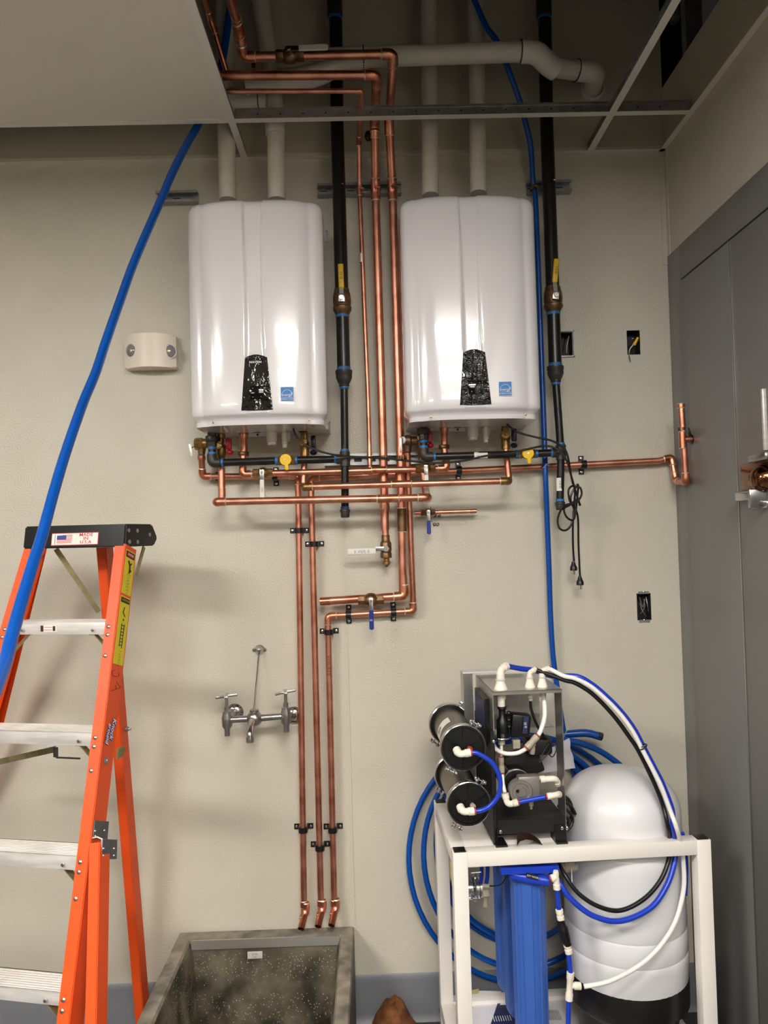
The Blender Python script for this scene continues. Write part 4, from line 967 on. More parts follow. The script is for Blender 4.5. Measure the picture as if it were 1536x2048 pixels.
# ---- open electrical boxes
def ebox(name, h, label, m='galv'):
    x0, x1, z0, z1 = h; t = thing('electrical_box', label, 'electrical box', ((x0 + x1) / 2, 0, z0), 'open electrical boxes in the wall')
    mb = MB('box_shade'); d = .05; k = .0015
    mb.bx((x0, .001, z0), (x0 + k, d, z1)); mb.bx((x1 - k, .001, z0), (x1, d, z1)); mb.bx((x0, .001, z0), (x1, d, z0 + k)); mb.bx((x0, .001, z1 - k), (x1, d, z1)); mb.bx((x0, d, z0), (x1, d + k, z1)); mb.build('housing', t)
    return t
def wire(t, pts, m, r=.0016): MB(m).tube(spline([P(*q) for q in pts], 5), r, 6).build('wire', t)
t = ebox('e', BOX1, 'open metal switch box half hidden by the right gas riser', 'galv')
a_, b_ = P(1118, 662), P(1149, 714); mb = MB('galv')
for x_, w_ in ((a_.x, .004), (b_.x - .004, .004)): mb.bx((x_, 0, b_.z), (x_ + w_, -.008, a_.z))
mb.bx((a_.x, 0, a_.z - .004), (b_.x, -.008, a_.z)); mb.bx((a_.x, 0, b_.z), (b_.x, -.008, b_.z + .004)); mb.build('ring', t); wire(t, [(1132, 668, .03), (1128, 690, .01), (1125, 706, .02)], 'black'); wire(t, [(1138, 672, .03), (1134, 690, .01), (1133, 706, .02)], 'case')
t = ebox('e', BOX2, 'open switch box with a yellow wire nut, upper right on the wall', 'galv')
wire(t, [(1257, 700, .03), (1262, 680, .005), (1268, 678, 0), (1270, 690, .03)], 'zinc'); wire(t, [(1258, 708, .01), (1260, 698, -.01), (1268, 688, -.014)], 'label_white', .0018); wire(t, [(1258, 708, .01), (1259, 716, -.012), (1261, 724, -.014)], 'black')
mb = MB('yellow'); a_, b_ = P(1268, 690, -.012), P(1276, 675, -.016); mb.lathe(a_, b_ - a_, [(0, 0), (.006, 0), (.0055, .012), (.004, (b_ - a_).length), (0, (b_ - a_).length)], 10); mb.build('wire_nut', t)
t = ebox('e', BOX3, 'open switch box with coiled wires, lower right on the wall', 'galv')
a_, b_ = P(1273, 1187), P(1303, 1240); mb = MB('galv'); mb.bx((a_.x + .006, .002, a_.z - .002), (b_.x - .006, -.002, a_.z + .007)); mb.bx((a_.x + .006, .002, b_.z - .008), (b_.x - .006, -.002, b_.z + .002)); mb.m('zinc').lathe(P(1288, 1184, -.002), TOWARD, [(0, 0), (.004, 0), (0, .003)], 8).lathe(P(1289, 1240, -.002), TOWARD, [(0, 0), (.004, 0), (0, .003)], 8); mb.build('ears', t)
wire(t, [(1279, 1194, .03), (1285, 1214, .015), (1290, 1198, .025)], 'cove'); wire(t, [(1279, 1206, .02), (1285, 1222, .008), (1292, 1232, .02)], 'galv'); wire(t, [(1292, 1193, .03), (1295, 1210, .02), (1298, 1230, .03)], 'galv'); wire(t, [(1281, 1228, .03), (1289, 1214, .02), (1288, 1198, .03)], 'cove')

# ---- service sink faucet
t = thing('faucet', 'chrome two-handle service faucet with a wall brace above the mop sink', 'faucet', P(510, 1440, -.09))
YS = -.10
L_, Rr_ = P(454, 1440, YS), P(572, 1432, YS); Cc = P(509, 1437, YS - .01)
mb = MB('rough_chrome'); mb.tube([L_, Cc, Rr_], [.011, .0125, .011], 16); mb.build('bridge', t)
for q, es in ((L_, (470, 1424)), (Rr_, (588, 1430))):
    e_ = P(*es, 0); mb = MB('chrome'); mb.lathe((e_.x, -.001, e_.z), TOWARD, [(0, 0), (.031, 0), (.031, .004), (.024, .012), (.014, .016), (0, .016)], 24); mb.build('escutcheon', t)
    mb = MB('rough_chrome'); mb.tube([(e_.x, -.01, e_.z), q], .012, 14); mb.lathe(q + DOWN * .032, UPV, [(0, -.022), (.010, -.022), (.010, 0), (.018, .012), (.019, .04), (.015, .055), (.015, .062), (.009, .064), (.009, .078), (.006, .08), (.0055, .112), (0, .112)], 16); mb.build('valve_body', t)
for q, d_ in ((L_, (P(432, 1397, YS - .02), P(477, 1390, YS - .01))), (Rr_, (P(552, 1394, YS), P(594, 1385, YS + .01)))):
    top = q + UPV * .082; a_, b_ = d_; ax_ = (b_ - a_).normalized(); mb = MB('chrome')
    mb.box(top, ((b_ - a_).length, .014, .009), (ax_, ax_.cross(UPV), UPV), bev=.0025); mb.box(top, (.014, (b_ - a_).length * .9, .009), (ax_, ax_.cross(UPV), UPV), bev=.0025); mb.lathe(top + DOWN * .004, UPV, [(0, 0), (.008, 0), (.009, .008), (0, .012)], 12); mb.build('cross_handle', t)
mb = MB('rough_chrome'); mb.ball(Cc, .027, 16, (1, 1, 1.05)); mb.lathe(Cc, UPV, [(.016, 0), (.016, .03), (.01, .034), (0, .034)], 12); mb.build('mixing_body', t)
s0, s1_ = P(504, 1445, YS - .04), P(500, 1465, YS - .08); s2 = P(500, 1482, YS - .085)
mb = MB('chrome'); mb.tube(spline([Cc, s0, s1_, s2], 6), [.014 - .003 * min(1, k / 12) for k in range(19)], 14); mb.m('rough_chrome').lathe(s2 + UPV * .012, DOWN, [(0, 0), (.0135, 0), (.0135, .004), (.0125, .005), (.0135, .006), (.0135, .016), (0, .016)], 16); mb.build('spout', t)
wf = P(519, 1300, -.001); mb = MB('chrome'); mb.lathe(wf, TOWARD, [(0, 0), (.019, 0), (.014, .006), (.009, .014), (.007, .022), (0, .024)], 18)
for s_ in (-1, 1): mb.lathe(wf + V((s_ * .019, 0, 0)), TOWARD, [(0, 0), (.008, 0), (.006, .004), (0, .005)], 10)
mb.build('wall_flange', t); mb = MB('chrome'); mb.tube([P(518, 1308, -.03), P(507, 1434, YS - .03)], .0032, 8).tube([P(519, 1301, -.02), P(518, 1310, -.03)], .006, 10); mb.build('brace_rod', t)

# ================================================================== MOP SINK
zr = P(534, 1857).z
sx0, sx1 = P(360, 1865).x, P(708, 1850).x; sy0, sy1 = -.006, -.64
ix0, ix1, iy0, iy1 = PZ(381, 1884, zr).x, PZ(678, 1870, zr).x, PZ(530, 1877, zr).y, sy1 + .06
t = thing('mop_sink', 'square speckled terrazzo mop sink on the floor below the three copper drops', 'sink', ((sx0 + sx1) / 2, (sy0 + sy1) / 2, 0))
def ring_z(z, a, b, c, d): return [(a, c, z), (b, c, z), (b, d, z), (a, d, z)]
def skin(mb, loops, cap0=False, cap1=False):
    L_ = [[mb.bm.verts.new(V(p)) for p in lp_] for lp_ in loops]
    for a, b in zip(L_, L_[1:]):
        for i in range(4): mb.f([a[i], a[(i + 1) % 4], b[(i + 1) % 4], b[i]])
    if cap0: mb.f(L_[0])
    if cap1: mb.f(L_[-1])
mb = MB('terrazzo'); skin(mb, [ring_z(0.001, sx0, sx1, sy0, sy1), ring_z(zr - .006, sx0, sx1, sy0, sy1)]); skin(mb, [ring_z(zr - .008, ix0 - .004, ix1 + .004, iy0 + .004, iy1 - .004), ring_z(zr - .03, ix0 + .006, ix1 - .006, iy0 - .004, iy1 + .006), ring_z(.055, ix0 + .03, ix1 - .03, iy0 - .02, iy1 + .03), ring_z(.036, ix0 + .07, ix1 - .07, iy0 - .06, iy1 + .07)], cap1=True)
mb.build('basin', t, angle=60)
mb = MB('concrete_rim'); skin(mb, [ring_z(zr - .006, sx0, sx1, sy0, sy1), ring_z(zr, sx0 + .004, sx1 - .004, sy0 - .002, sy1 + .004), ring_z(zr, ix0 - .010, ix1 + .010, iy0 + .008, iy1 - .01), ring_z(zr - .010, ix0 - .003, ix1 + .003, iy0 + .003, iy1 - .003)]); mb.build('rim', t, angle=25)
mb = MB('stainless'); zz = zr - .002
a_, b_ = PZ(381, 1883, zr), PZ(680, 1869, zr)
mb.prism([(ix0, iy0 + .004, zr + .001), (ix0, iy0 - .002, zr + .001), (ix0 + .004, iy0 - .010, zr - .026), (ix0 + .004, iy0 - .006, zr - .026)], (ix1 - ix0, 0, 0)); mb.build('splash_strip', t)
a_, b_ = P(495, 1903, iy0 - .012), P(525, 1917, iy0 - .014); lb = MB('label_white').box((a_ + b_) / 2, (b_.x - a_.x, .0015, a_.z - b_.z), bev=.0005).build('label', t)
text(t, '||| |||||', (a_ + b_) / 2 + UPV * .004 + TOWARD * .001, RIGHT, UPV, .008, 'blue_print'); text(t, '|| ||||', (a_ + b_) / 2 - UPV * .006 + TOWARD * .001, RIGHT, UPV, .006, 'black_print')
MB('zinc').lathe(((ix0 + ix1) / 2, (iy0 + iy1) / 2, .037), UPV, [(0, 0), (.04, 0), (.04, .003), (.03, .002), (0, .001)], 20).build('drain', t)

# ================================================================== LADDER
TH = math.radians(12.2); U = V((math.cos(TH), -math.sin(TH), 0)); BK = V((math.sin(TH), math.cos(TH), 0))
o_cap = P(249, 1094, -.50)                              # front lower right corner of the top cap
zt_cap = PP(250, 1047.6, o_cap, BK).z; zb_cap = o_cap.z
slope_f, slope_r = .335, .15                             # run per metre of fall
nF = (BK + UPV * -slope_f); nF = V((BK.x, BK.y, -slope_f)).normalized()
def LF(px, py, off=0.0):                                # on the inclined front plane, off = set back
    return PP(px, py, o_cap + BK * off, nF)
o_rear = o_cap + BK * .17
nR = V((BK.x, BK.y, slope_r)).normalized()
def LR(px, py, off=0.0): return PP(px, py, o_rear + BK * off, nR)
def to_z(a, b, z):
    a, b = V(a), V(b); return a + (b - a) * ((z - a.z) / (b.z - a.z))
ladder = thing('step_ladder', 'orange fibreglass step ladder with a black top cap, in the left foreground', 'ladder', (LF(200, 1500).x - .1, LF(200, 1500).y + .2, 0))
cl = PP(45, 1098, o_cap, BK); cr = o_cap
CD = .20
mb = MB('cap_black'); wcap = (cr - cl).length; hc = zt_cap - zb_cap
# cap: trapezoid side profile, hollow look by a lip
side = [(0, 0), (.012, hc), (CD - .03, hc), (CD - .006, hc * .45), (CD, .02), (CD - .02, 0)]
mb.prism([cl + BK * p[0] + UPV * p[1] for p in side], cr - cl); bmesh.ops.bevel(mb.bm, geom=mb.bm.edges[:], offset=.004, segments=2, affect='EDGES')
cap = mb.build('top_cap', ladder)
for (b0, h0) in ((.025, .72), (.075, .70), (.028, .22), (.075, .20), (.15, .52)):
    MB('galv').lathe(cr + BK * b0 + UPV * hc * h0, U, [(0, 0), (.0065, 0), (.006, .002), (0, .003)], 14).build('rivet', cap)
fn = (-BK).normalized()
def on_face(px, py): return PP(px, py, cr, BK)
a_, b_ = on_face(101, 1081), on_face(195, 1077)
hU = ((b_ - a_).normalized()); ctr = (on_face(103, 1066) + on_face(194, 1090)) / 2 ; w1 = (on_face(195, 1075) - on_face(101, 1079)).length; h1_ = on_face(148, 1065.5).z - on_face(148, 1091).z
fz = UPV + BK * (.012 / hc); fz.normalize(); fn = U.cross(fz)
ctr = on_face(148, 1078); ctr += BK * (.012 * (ctr.z - zb_cap) / hc)
lb = MB('red_print').box(ctr + fn * .0006, (w1, h1_, .0008), (U, fz, fn)).build('made_in_label', cap)
MB('label_white').box(ctr + fn * .0012, (w1 - .004, h1_ - .004, .0008), (U, fz, fn)).build('label_field', cap)
fo = ctr + fn * .0019
mb = MB('blue_print'); mb.box(fo + U * (-w1 * .28) + fz * h1_ * .14, (w1 * .2, h1_ * .32, .0004), (U, fz, fn)); mb.m('red_print')
for k in range(6): mb.box(fo + U * (-w1 * (.16 if k < 3 else .22)) + fz * (h1_ * (.30 - .115 * k)), (w1 * (.22 if k < 3 else .32), h1_ * .05, .0003), (U, fz, fn))
mb.m('black_print').box(fo + U * (-w1 * .42) + fz * 0, (.0012, h1_ * .8, .0004), (U, fz, fn)); mb.build('flag', cap)
for k, s_ in enumerate(('MADE', 'IN', 'U.S.A')): text(ladder, s_, fo + U * w1 * .24 + fz * h1_ * (.3 - .29 * k), U, fz, .0135, 'red_print', bold=.01, sx=1.25)

def channel(mb, a, b, out, fl_w, web_d, side=1, t=.004):
    """fibreglass C rail from a to b. a/b = middle of the front flange, out = across direction (web side), depth goes back"""
    a, b = V(a), V(b); d = (b - a).normalized(); x = (V(out) - d * V(out).dot(d)).normalized(); back = d.cross(x); 
    if back.dot(BK) < 0: back = -back
    h = fl_w / 2
    prof = [(-h, 0), (h, 0), (h, web_d), (-h, web_d), (-h, web_d - t), (h - t, web_d - t), (h - t, t), (-h, t)]
    A = [mb.bm.verts.new(a + x * p[0] + back * p[1]) for p in prof]; B = [mb.bm.verts.new(b + x * p[0] + back * p[1]) for p in prof]
    n = len(prof)
    for i in range(n): mb.f([A[i], A[(i + 1) % n], B[(i + 1) % n], B[i]])
    for S in (A, B): mb.f([S[0], S[1], S[6], S[7]]); mb.f([S[1], S[2], S[5], S[6]]); mb.f([S[2], S[3], S[4], S[5]])
    bmesh.ops.bevel(mb.bm, geom=[e_ for e_ in mb.bm.edges if len(e_.link_faces) == 2 and abs((e_.verts[0].co - e_.verts[1].co).length - (b - a).length) < 1e-3], offset=.0022, segments=2, affect='EDGES')
    return x, back, d
# front rails
ra, rb2 = LF(240, 1088), to_z(LF(240, 1088), LF(126, 2040), .03)
xr_, bkr, dr_ = channel((m_ := MB('orange')), ra, rb2, U, .035, .068); m_.build('front_rail', ladder)
la, lb2 = LF(55, 1098), to_z(LF(55, 1098), LF(-14, 1330), .03)
m_ = MB('orange'); channel(m_, la, lb2, -U, .027, .068); m_.build('front_rail', ladder)
# rear rails
rra, rrb = LR(212, 1095), to_z(LR(212, 1095), LR(282, 1960), .03)
m_ = MB('orange'); channel(m_, rra - BK * .03, rrb - BK * .03, U, .034, .045); m_.build('rear_rail', ladder)
off_l = la - ra
m_ = MB('orange'); lra = LR(80, 1098); lrb = to_z(lra, LR(-4, 1440), .03); channel(m_, lra - BK * .03, lrb - BK * .03, -U, .034, .045); m_.build('rear_rail', ladder)
for p_ in (rb2, lb2): MB('black_rough').box(p_ + BK * .034 + V((0, 0, -.012)), (.05, .09, .036), (U, BK, UPV), bev=.006).build('foot', ladder)
for p_ in (rrb, lrb): MB('black_rough').box(p_ + V((0, 0, -.012)), (.045, .06, .036), (U, BK, UPV), bev=.006).build('foot', ladder)
# repaired leg section beside the right rail
ea, eb = LF(191, 1684), LF(183, 2048)
eb = to_z(ea, eb, .02); sh = U * .012 - BK * .012
m_ = MB('orange'); channel(m_, ea + sh * 0 - BK * .005, eb - BK * .005, U, .030, .052); m_.build('splint_leg', ladder)
def railpt(t_, side_off=0): return ra + (rb2 - ra) * t_
rx_r = xr_ * .0175                                         # outer face of the right rail
def WB(px, py, off=0.001): return PP(px, py, ra + xr_ * (.0175 + off), xr_)    # on the outer web of the right rail
mb = MB('plate'); q0 = [WB(188, 1641, .002), WB(216, 1643, .002), WB(213, 1679, .002), WB(185, 1676, .002)]; mb.prism(q0, xr_ * .003)
mb.build('upper_plate', ladder)
q1 = [LF(205, 1679), LF(205, 1718)]
xo = U
e_n = xr_
def WE(px, py): return PP(px, py, ea + U * .0165 - BK * .005, U)
q1 = [WE(204, 1678), WE(233, 1679), WE(232, 1718), WE(203, 1719)]; mb = MB('plate'); mb.prism(q1, U * .003); bmesh.ops.bevel(mb.bm, geom=mb.bm.edges[:], offset=.001, segments=1, affect='EDGES'); mb.build('lower_plate', ladder)
MB('alu').tube([q0[3], (q0[3] + q1[0]) / 2 + V((0, 0, .004)), q1[0], q1[3]], .0018, 6).build('bracket_edge', ladder)
for p_, n_ in [(WB(190, 1662, .005), xr_), (WB(209, 1661, .005), xr_), (WB(191, 1672, .005), xr_)] + [(PP(px, py, ea + U * .0195 - BK * .005, U), U) for px, py in ((207, 1697), (207, 1711), (228, 1697), (228, 1711))]:
    MB('zinc').lathe(p_, n_, [(0, 0), (.004, 0), (.003, .002), (0, .003)], 10).build('bolt', ladder)
# steps
def step(i, lt, lb_, rt, rb_, tread_px, xl=None):
    """front edge pixels: left top/bottom, right top/bottom; tread_px = how far the back edge shows above"""
    a, b, c, d = [LF(*q) for q in (lt, lb_, rt, rb_)]
    L0 = V((la + (lb2 - la) * 0)); tl = (a.z - la.z) / (lb2.z - la.z); pl = la + (lb2 - la) * tl + U * .004; tr = (c.z - ra.z) / (rb2.z - ra.z); pr_ = ra + (rb2 - ra) * tr - U * .004
    z = (a.z + c.z) / 2; h = ((a.z - b.z) + (c.z - d.z)) / 2
    pl.z = z; pr_.z = z
    w_ = (pr_ - pl).length; dep = .078; ctr = (pl + pr_) / 2 + BK * .003
    mb = MB('alu'); mb.box(ctr + BK * .0015 - UPV * h / 2, (w_, .003, h), (U, BK, UPV), bev=.0008); mb.box(ctr + BK * (dep / 2) - UPV * .0015, (w_, dep, .003), (U, BK, UPV)); mb.box(ctr + BK * (dep - .0015) - UPV * h / 2, (w_, .003, h), (U, BK, UPV))
    for k in range(8): mb.box(ctr + BK * (.006 + k * .0092) + UPV * .0007, (w_ - .004, .0035, .0016), (U, BK, UPV))
    st = mb.build('step', ladder)
    # rivets on the rail flanges and the gusset strap below
    for s_, p_, rr_ in ((1, pr_, .006), (-1, pl, -.006)):
        for dz in (-.012, -.034):
            q_ = (ra if s_ == 1 else la) + ((rb2 - ra) if s_ == 1 else (lb2 - la)) * ((z + dz - ra.z) / (rb2.z - ra.z)) - U * s_ * .004
            MB('zinc').lathe(q_ - nF * .0005, -nF, [(0, 0), (.0062, 0), (.0055, .003), (.003, .0045), (0, .0048)], 12).build('rivet', ladder)
        g0 = p_ - U * s_ * .058 - UPV * (h + .001) + BK * .02; g1 = p_ - UPV * (h + .055) - U * s_ * .004 + BK * .02
        mb = MB('olive'); mb.beam(g0, g1, .026, .0025, V((-s_, 0, -1))); mb.beam(g0 - U * s_ * .012, g0 + U * s_ * .006, .026, .003); mb.build('gusset', st)
        MB('zinc').lathe(p_ - U * s_ * .052 - UPV * h * .62 - BK * .001, -BK, [(0, 0), (.005, 0), (.0045, .003), (0, .004)], 12).build('rivet', ladder)
        q_ = (ra if s_ == 1 else la) + ((rb2 - ra) if s_ == 1 else (lb2 - la)) * ((g1.z - ra.z) / (rb2.z - ra.z)) - U * s_ * .004
        MB('zinc').lathe(q_ - nF * .0005, -nF, [(0, 0), (.0062, 0), (.0055, .003), (.003, .0045), (0, .0048)], 12).build('rivet', ladder)
    return st, ctr, h, w_
s1__ = step(1, (46, 1245), (42, 1270), (213, 1245), (210, 1271), 4)
step(2, (0, 1461), (0, 1491), (185, 1465), (181, 1495), 10); step(3, (0, 1703), (0, 1738), (153, 1713), (149, 1745), 18); step(4, (0, 1974), (0, 2005), (119, 1987), (115, 2022), 30)
st, ctr, h, w_ = s1__; mb = MB('label_white'); fo = ctr - BK * .0008 - UPV * h / 2
mb.box(fo - U * .030 , (.052, .0008, h * .55), (U, BK, UPV)); mb.build('step_label', st)
mb = MB('brown'); mb.box(fo - BK * .0008 - U * .051, (.009, .0006, h * .5), (U, BK, UPV)); mb.box(fo - BK * .0008 - U * .012, (.008, .0006, h * .4), (U, BK, UPV)); mb.m('red_print').box(fo - BK * .0008 - U * .031 + UPV * .004, (.026, .0006, .0012), (U, BK, UPV)).box(fo - BK * .0008 - U * .031 - UPV * .004, (.026, .0006, .0012), (U, BK, UPV)); mb.build('step_print', st)
# rear brace, spreaders
mb = MB('olive'); mb.beam(PP(112, 1098, o_cap + BK * .10, BK), PP(198, 1224, o_cap + BK * .16, BK), .003, .016); mb.build('rear_brace', ladder)
mb = MB('olive'); mb.beam(PP(-30, 1530, o_cap + BK * .12, BK), PP(112, 1498, o_cap + BK * .0, BK), .003, .018); mb.build('spreader', ladder)
q_ = [PP(110, 1494, o_cap - BK * .02, BK), PP(113, 1515, o_cap - BK * .02, BK), PP(160, 1517, o_cap - BK * .02, BK)]
mb = MB('plate').tube(q_, .003, 6); mb.box(q_[0] * .5 + q_[1] * .5, (.016, .004, .03), (U, BK, UPV), bev=.002); mb.build('spreader_bracket', ladder)
q_ = [WB(233, 1497, .004), WB(247, 1492, .012), WB(243, 1512, .012), WB(231, 1519, .004)]; mb = MB('olive').prism(q_, U * .006); mb.build('spreader_end', ladder)
c = WB(212, 1521, .001); mb = MB('galv'); mb.lathe(c, xr_, [(0, 0), (.010, 0), (.010, .002), (.005, .003), (.004, .006), (0, .006)], 14); mb.build('spreader_pivot', ladder)
c = LR(254, 1458); mb = MB('galv'); mb.lathe(c + U * .0, U, [(0, -.01), (.008, -.01), (.008, .004), (.004, .005), (.003, .014), (0, .014)], 12); mb.build('spreader_bolt', ladder)
mb = MB('olive'); mb.beam(PP(288, 1094, o_cap + BK * .15, BK), PP(272, 1150, o_cap + BK * .10, BK), .003, .014); mb.build('cap_strap', ladder)
# warning stickers on the outer web of the right rail
wx = (ra - rb2).normalized(); wy = (BK - wx * BK.dot(wx)).normalized()
def wsticker(a0, a1, m, nm, lift=.0005, wfrac=.76, c0=.5):
    pa_, pb_ = [ra + (rb2 - ra) * ((z_ - ra.z) / (rb2.z - ra.z)) for z_ in (a0, a1)]
    return MB(m).box((pa_ + pb_) / 2 + bkr * .068 * c0 + xr_ * (.0175 + lift), (.068 * wfrac, (pa_ - pb_).length, .0006), (bkr, wx, xr_)).build(nm, ladder)
zA, zB, zC_, zD = WB(263, 1096).z, WB(252, 1182).z, WB(250, 1187).z, WB(236, 1322).z
wsticker(zA, zB, 'sticker_yellow', 'warning_sticker', wfrac=.78); wsticker(zC_, zD, 'sticker_yellow', 'warning_sticker', wfrac=.78)
wsticker(zA - .003, zA - .021, 'black_print', 'danger_band', lift=.0011, wfrac=.7); wsticker(zC_ - .004, zC_ - .018, 'black_print', 'caution_band', lift=.0011, wfrac=.7)
def wpt(z, c0=.5, lift=.0018): p_ = ra + (rb2 - ra) * ((z - ra.z) / (rb2.z - ra.z)); return p_ + bkr * .068 * c0 + xr_ * (.0175 + lift)
MB('red_print').box(wpt(zA - .012, .5, .0016), (.034, .011, .0004), (bkr, wx, xr_), bev=.004).build('danger_oval', ladder)
text(ladder, 'DANGER', wpt(zA - .012, .5, .0020), bkr, wx, .0085, 'white_print'); text(ladder, 'CAUTION', wpt(zC_ - .011, .5, .0016), bkr, wx, .0085, 'sticker_yellow')
zz = zA - .068
for k, s_ in enumerate(('|||||| || ||||', '||| ||||', '|||||||| ||', '|||| ||||||', '||| ||||| ||', '|||||| ||', '|||||')): text(ladder, s_, wpt(zz - .0088 * k), bkr, wx, .0062, 'black_print', sx=.8)
mb = MB('black_print')
def wstroke(pts, r=.0016): mb.tube([wpt(z, c0, .0012) for z, c0 in pts], r, 5)
wstroke([(zA - .030, .38), (zA - .040, .5), (zA - .052, .55), (zA - .064, .52)], .0028); wstroke([(zA - .034, .66), (zA - .044, .5)], .0022); wstroke([(zA - .05, .52), (zA - .058, .66)], .002)
wstroke([(zC_ - .03, .5), (zC_ - .045, .42), (zC_ - .055, .6)], .0015); wstroke([(zC_ - .062, .5), (zC_ - .068, .5)], .002)
for k in range(7): z_ = zC_ - .080 - k * .009; wstroke([(z_, .4), (z_, .62)], .0012)
wstroke([(zC_ - .076, .42), (zC_ - .138, .40)], .0012); wstroke([(zC_ - .076, .64), (zC_ - .142, .60)], .0012)
mb.build('sticker_pictures', ladder)
for k, s_ in enumerate(('||| || |||', '||||||', '|||| ||||||', '||||||||', '|||| ||| |', '||||| |||')): text(ladder, s_, wpt(zC_ - .150 - .0078 * k), bkr, wx, .0052, 'black_print', sx=.8)
# marker initials and the name decal
def wb2(px, py): return WB(px, py, .0006)
mb = MB('drawn'); mb.tube(spline([wb2(229, 1340), wb2(224, 1343), wb2(227, 1352), wb2(237, 1352), wb2(237, 1346)], 5), .0008, 5).tube([wb2(222, 1382), wb2(241, 1375), wb2(233, 1364)], .0008, 5).tube([wb2(232, 1378), wb2(231, 1370)], .0008, 5); mb.build('marker_initials', ladder)
kc = WB(222, 1458, .0006); ku = (WB(227, 1428, 0) - WB(214, 1494, 0)).normalized()
for s_, dx_, sz in (('Knock', .007, .026), ('around', -.011, .023)):
    for m_, bo, lf in (('blue_print', .09, .0006), ('white_print', .0, .0014)):
        text(ladder, s_, kc + (bkr * dx_) + ku * (.002 if dx_ > 0 else -.012) + xr_ * lf, -ku, bkr, sz, m_, shear=.35, bold=bo if bo else .012, sx=.82)

# ================================================================== STAND, FILTERS, TANK
SA = math.radians(2.6); US = V((math.cos(SA), math.sin(SA), 0)); BS = V((-math.sin(SA), math.cos(SA), 0))
O = P(906, 1707, -.57); ZS = O.z
def SF(px, py, dep=0.0): return PP(px, py, O + BS * dep, BS)
WS = (SF(1422, 1683) - O).dot(US); rl = PZ(872, 1599, ZS); DS = (rl - O).dot(BS)
def SL(x, y, z): return O + US * x + BS * y + V((0, 0, z - ZS))     # stand space: x right, y back, z up
def sbox(mb, x0, x1, y0, y1, z0, z1, bev=.0015):
    return mb.box((SL(x0, y0, z0) + SL(x1, y1, z1)) / 2, (x1 - x0, y1 - y0, z1 - z0), (US, BS, UPV), bev)
stand = thing('equipment_stand', 'white square-tube steel stand carrying the filtration unit in the right foreground', 'stand', SL(WS / 2, DS / 2, 0) * 1)
B_ = .042
for x, y in ((0, 0), (WS - B_, 0), (0, DS - B_), (WS - B_, DS - B_)):
    sbox(MB('white_steel'), x, x + B_, y, y + B_, .012, ZS).build('leg', stand); sbox(MB('black'), x + .004, x + B_ - .004, y + .004, y + B_ - .004, ZS - .001, ZS + .003, .001).build('end_cap', stand)
    sbox(MB('black_rough'), x - .002, x + B_ + .002, y - .002, y + B_ + .002, 0, .014).build('foot', stand)
for y in (0, DS - B_):
    sbox(MB('white_steel'), B_, WS - B_, y, y + B_, ZS - B_, ZS).build('top_rail', stand); sbox(MB('white_steel'), B_, WS - B_, y, y + B_, .11, .11 + B_).build('bottom_rail', stand)
sbox(MB('white_steel'), 0, B_, B_, DS - B_, ZS - B_, ZS).build('top_rail', stand); 
for x in (0, WS - B_): sbox(MB('white_steel'), x, x + B_, B_, DS - B_, .11, .11 + B_).build('bottom_rail', stand)
PW = (SF(1120, 1700, .08) - O).dot(US)
sbox(MB('white_steel'), B_ - .004, PW, B_ - .004, DS - B_ + .004, ZS - .006, ZS - .001).build('shelf_plate', stand)
sbox(MB('white_steel'), PW - .02, PW, B_, DS - B_, ZS - .03, ZS - .001).build('shelf_rail', stand)
sbox(MB('white_steel'), B_, WS - B_, B_, DS - B_, .130, .134).build('lower_shelf', stand)
zsh = .134
c = SL(-.001, .05, ZS - .07); MB('pale_yellow').box(c, (.0012, .03, .05), (US, BS, UPV)).build('tape_scrap', stand)

# pressure tank
TCx, TCy = P(1241, 1600, -.335).x, -.335; TR = .183
tk = thing('pressure_tank', 'white pressure tank with black base standing in the right half of the stand', 'tank', (TCx, TCy, zsh + .001))
z0 = zsh + .001
prof = [(0, .335), (TR * .98, .335), (TR, .35), (TR + .004, .415), (TR + .004, .43), (TR + .001, .436), (TR + .003, .442), (TR + .003, .50), (TR, .506), (TR + .002, .512), (TR + .001, .56), (TR - .001, .70), (TR - .001, .74), (TR - .004, .745), (TR - .003, .752), (TR - .004, .845)]
for k in range(1, 13): a_ = PI / 2 * k / 12; prof.append(((TR - .004) * math.cos(a_) ** .62 if k < 12 else 0, .845 + .115 * math.sin(a_) ** 1.15))
MB('tank').lathe((TCx, TCy, 0), UPV, prof, 56).build('shell', tk)
MB('black').lathe((TCx, TCy, 0), UPV, [(0, z0), (TR * .80, z0), (TR * .80, z0 + .02), (TR * .84, .24), (TR * .96, .262), (TR * 1.005, .27), (TR * 1.01, .345), (TR * .97, .36), (0, .36)], 48).build('base', tk)
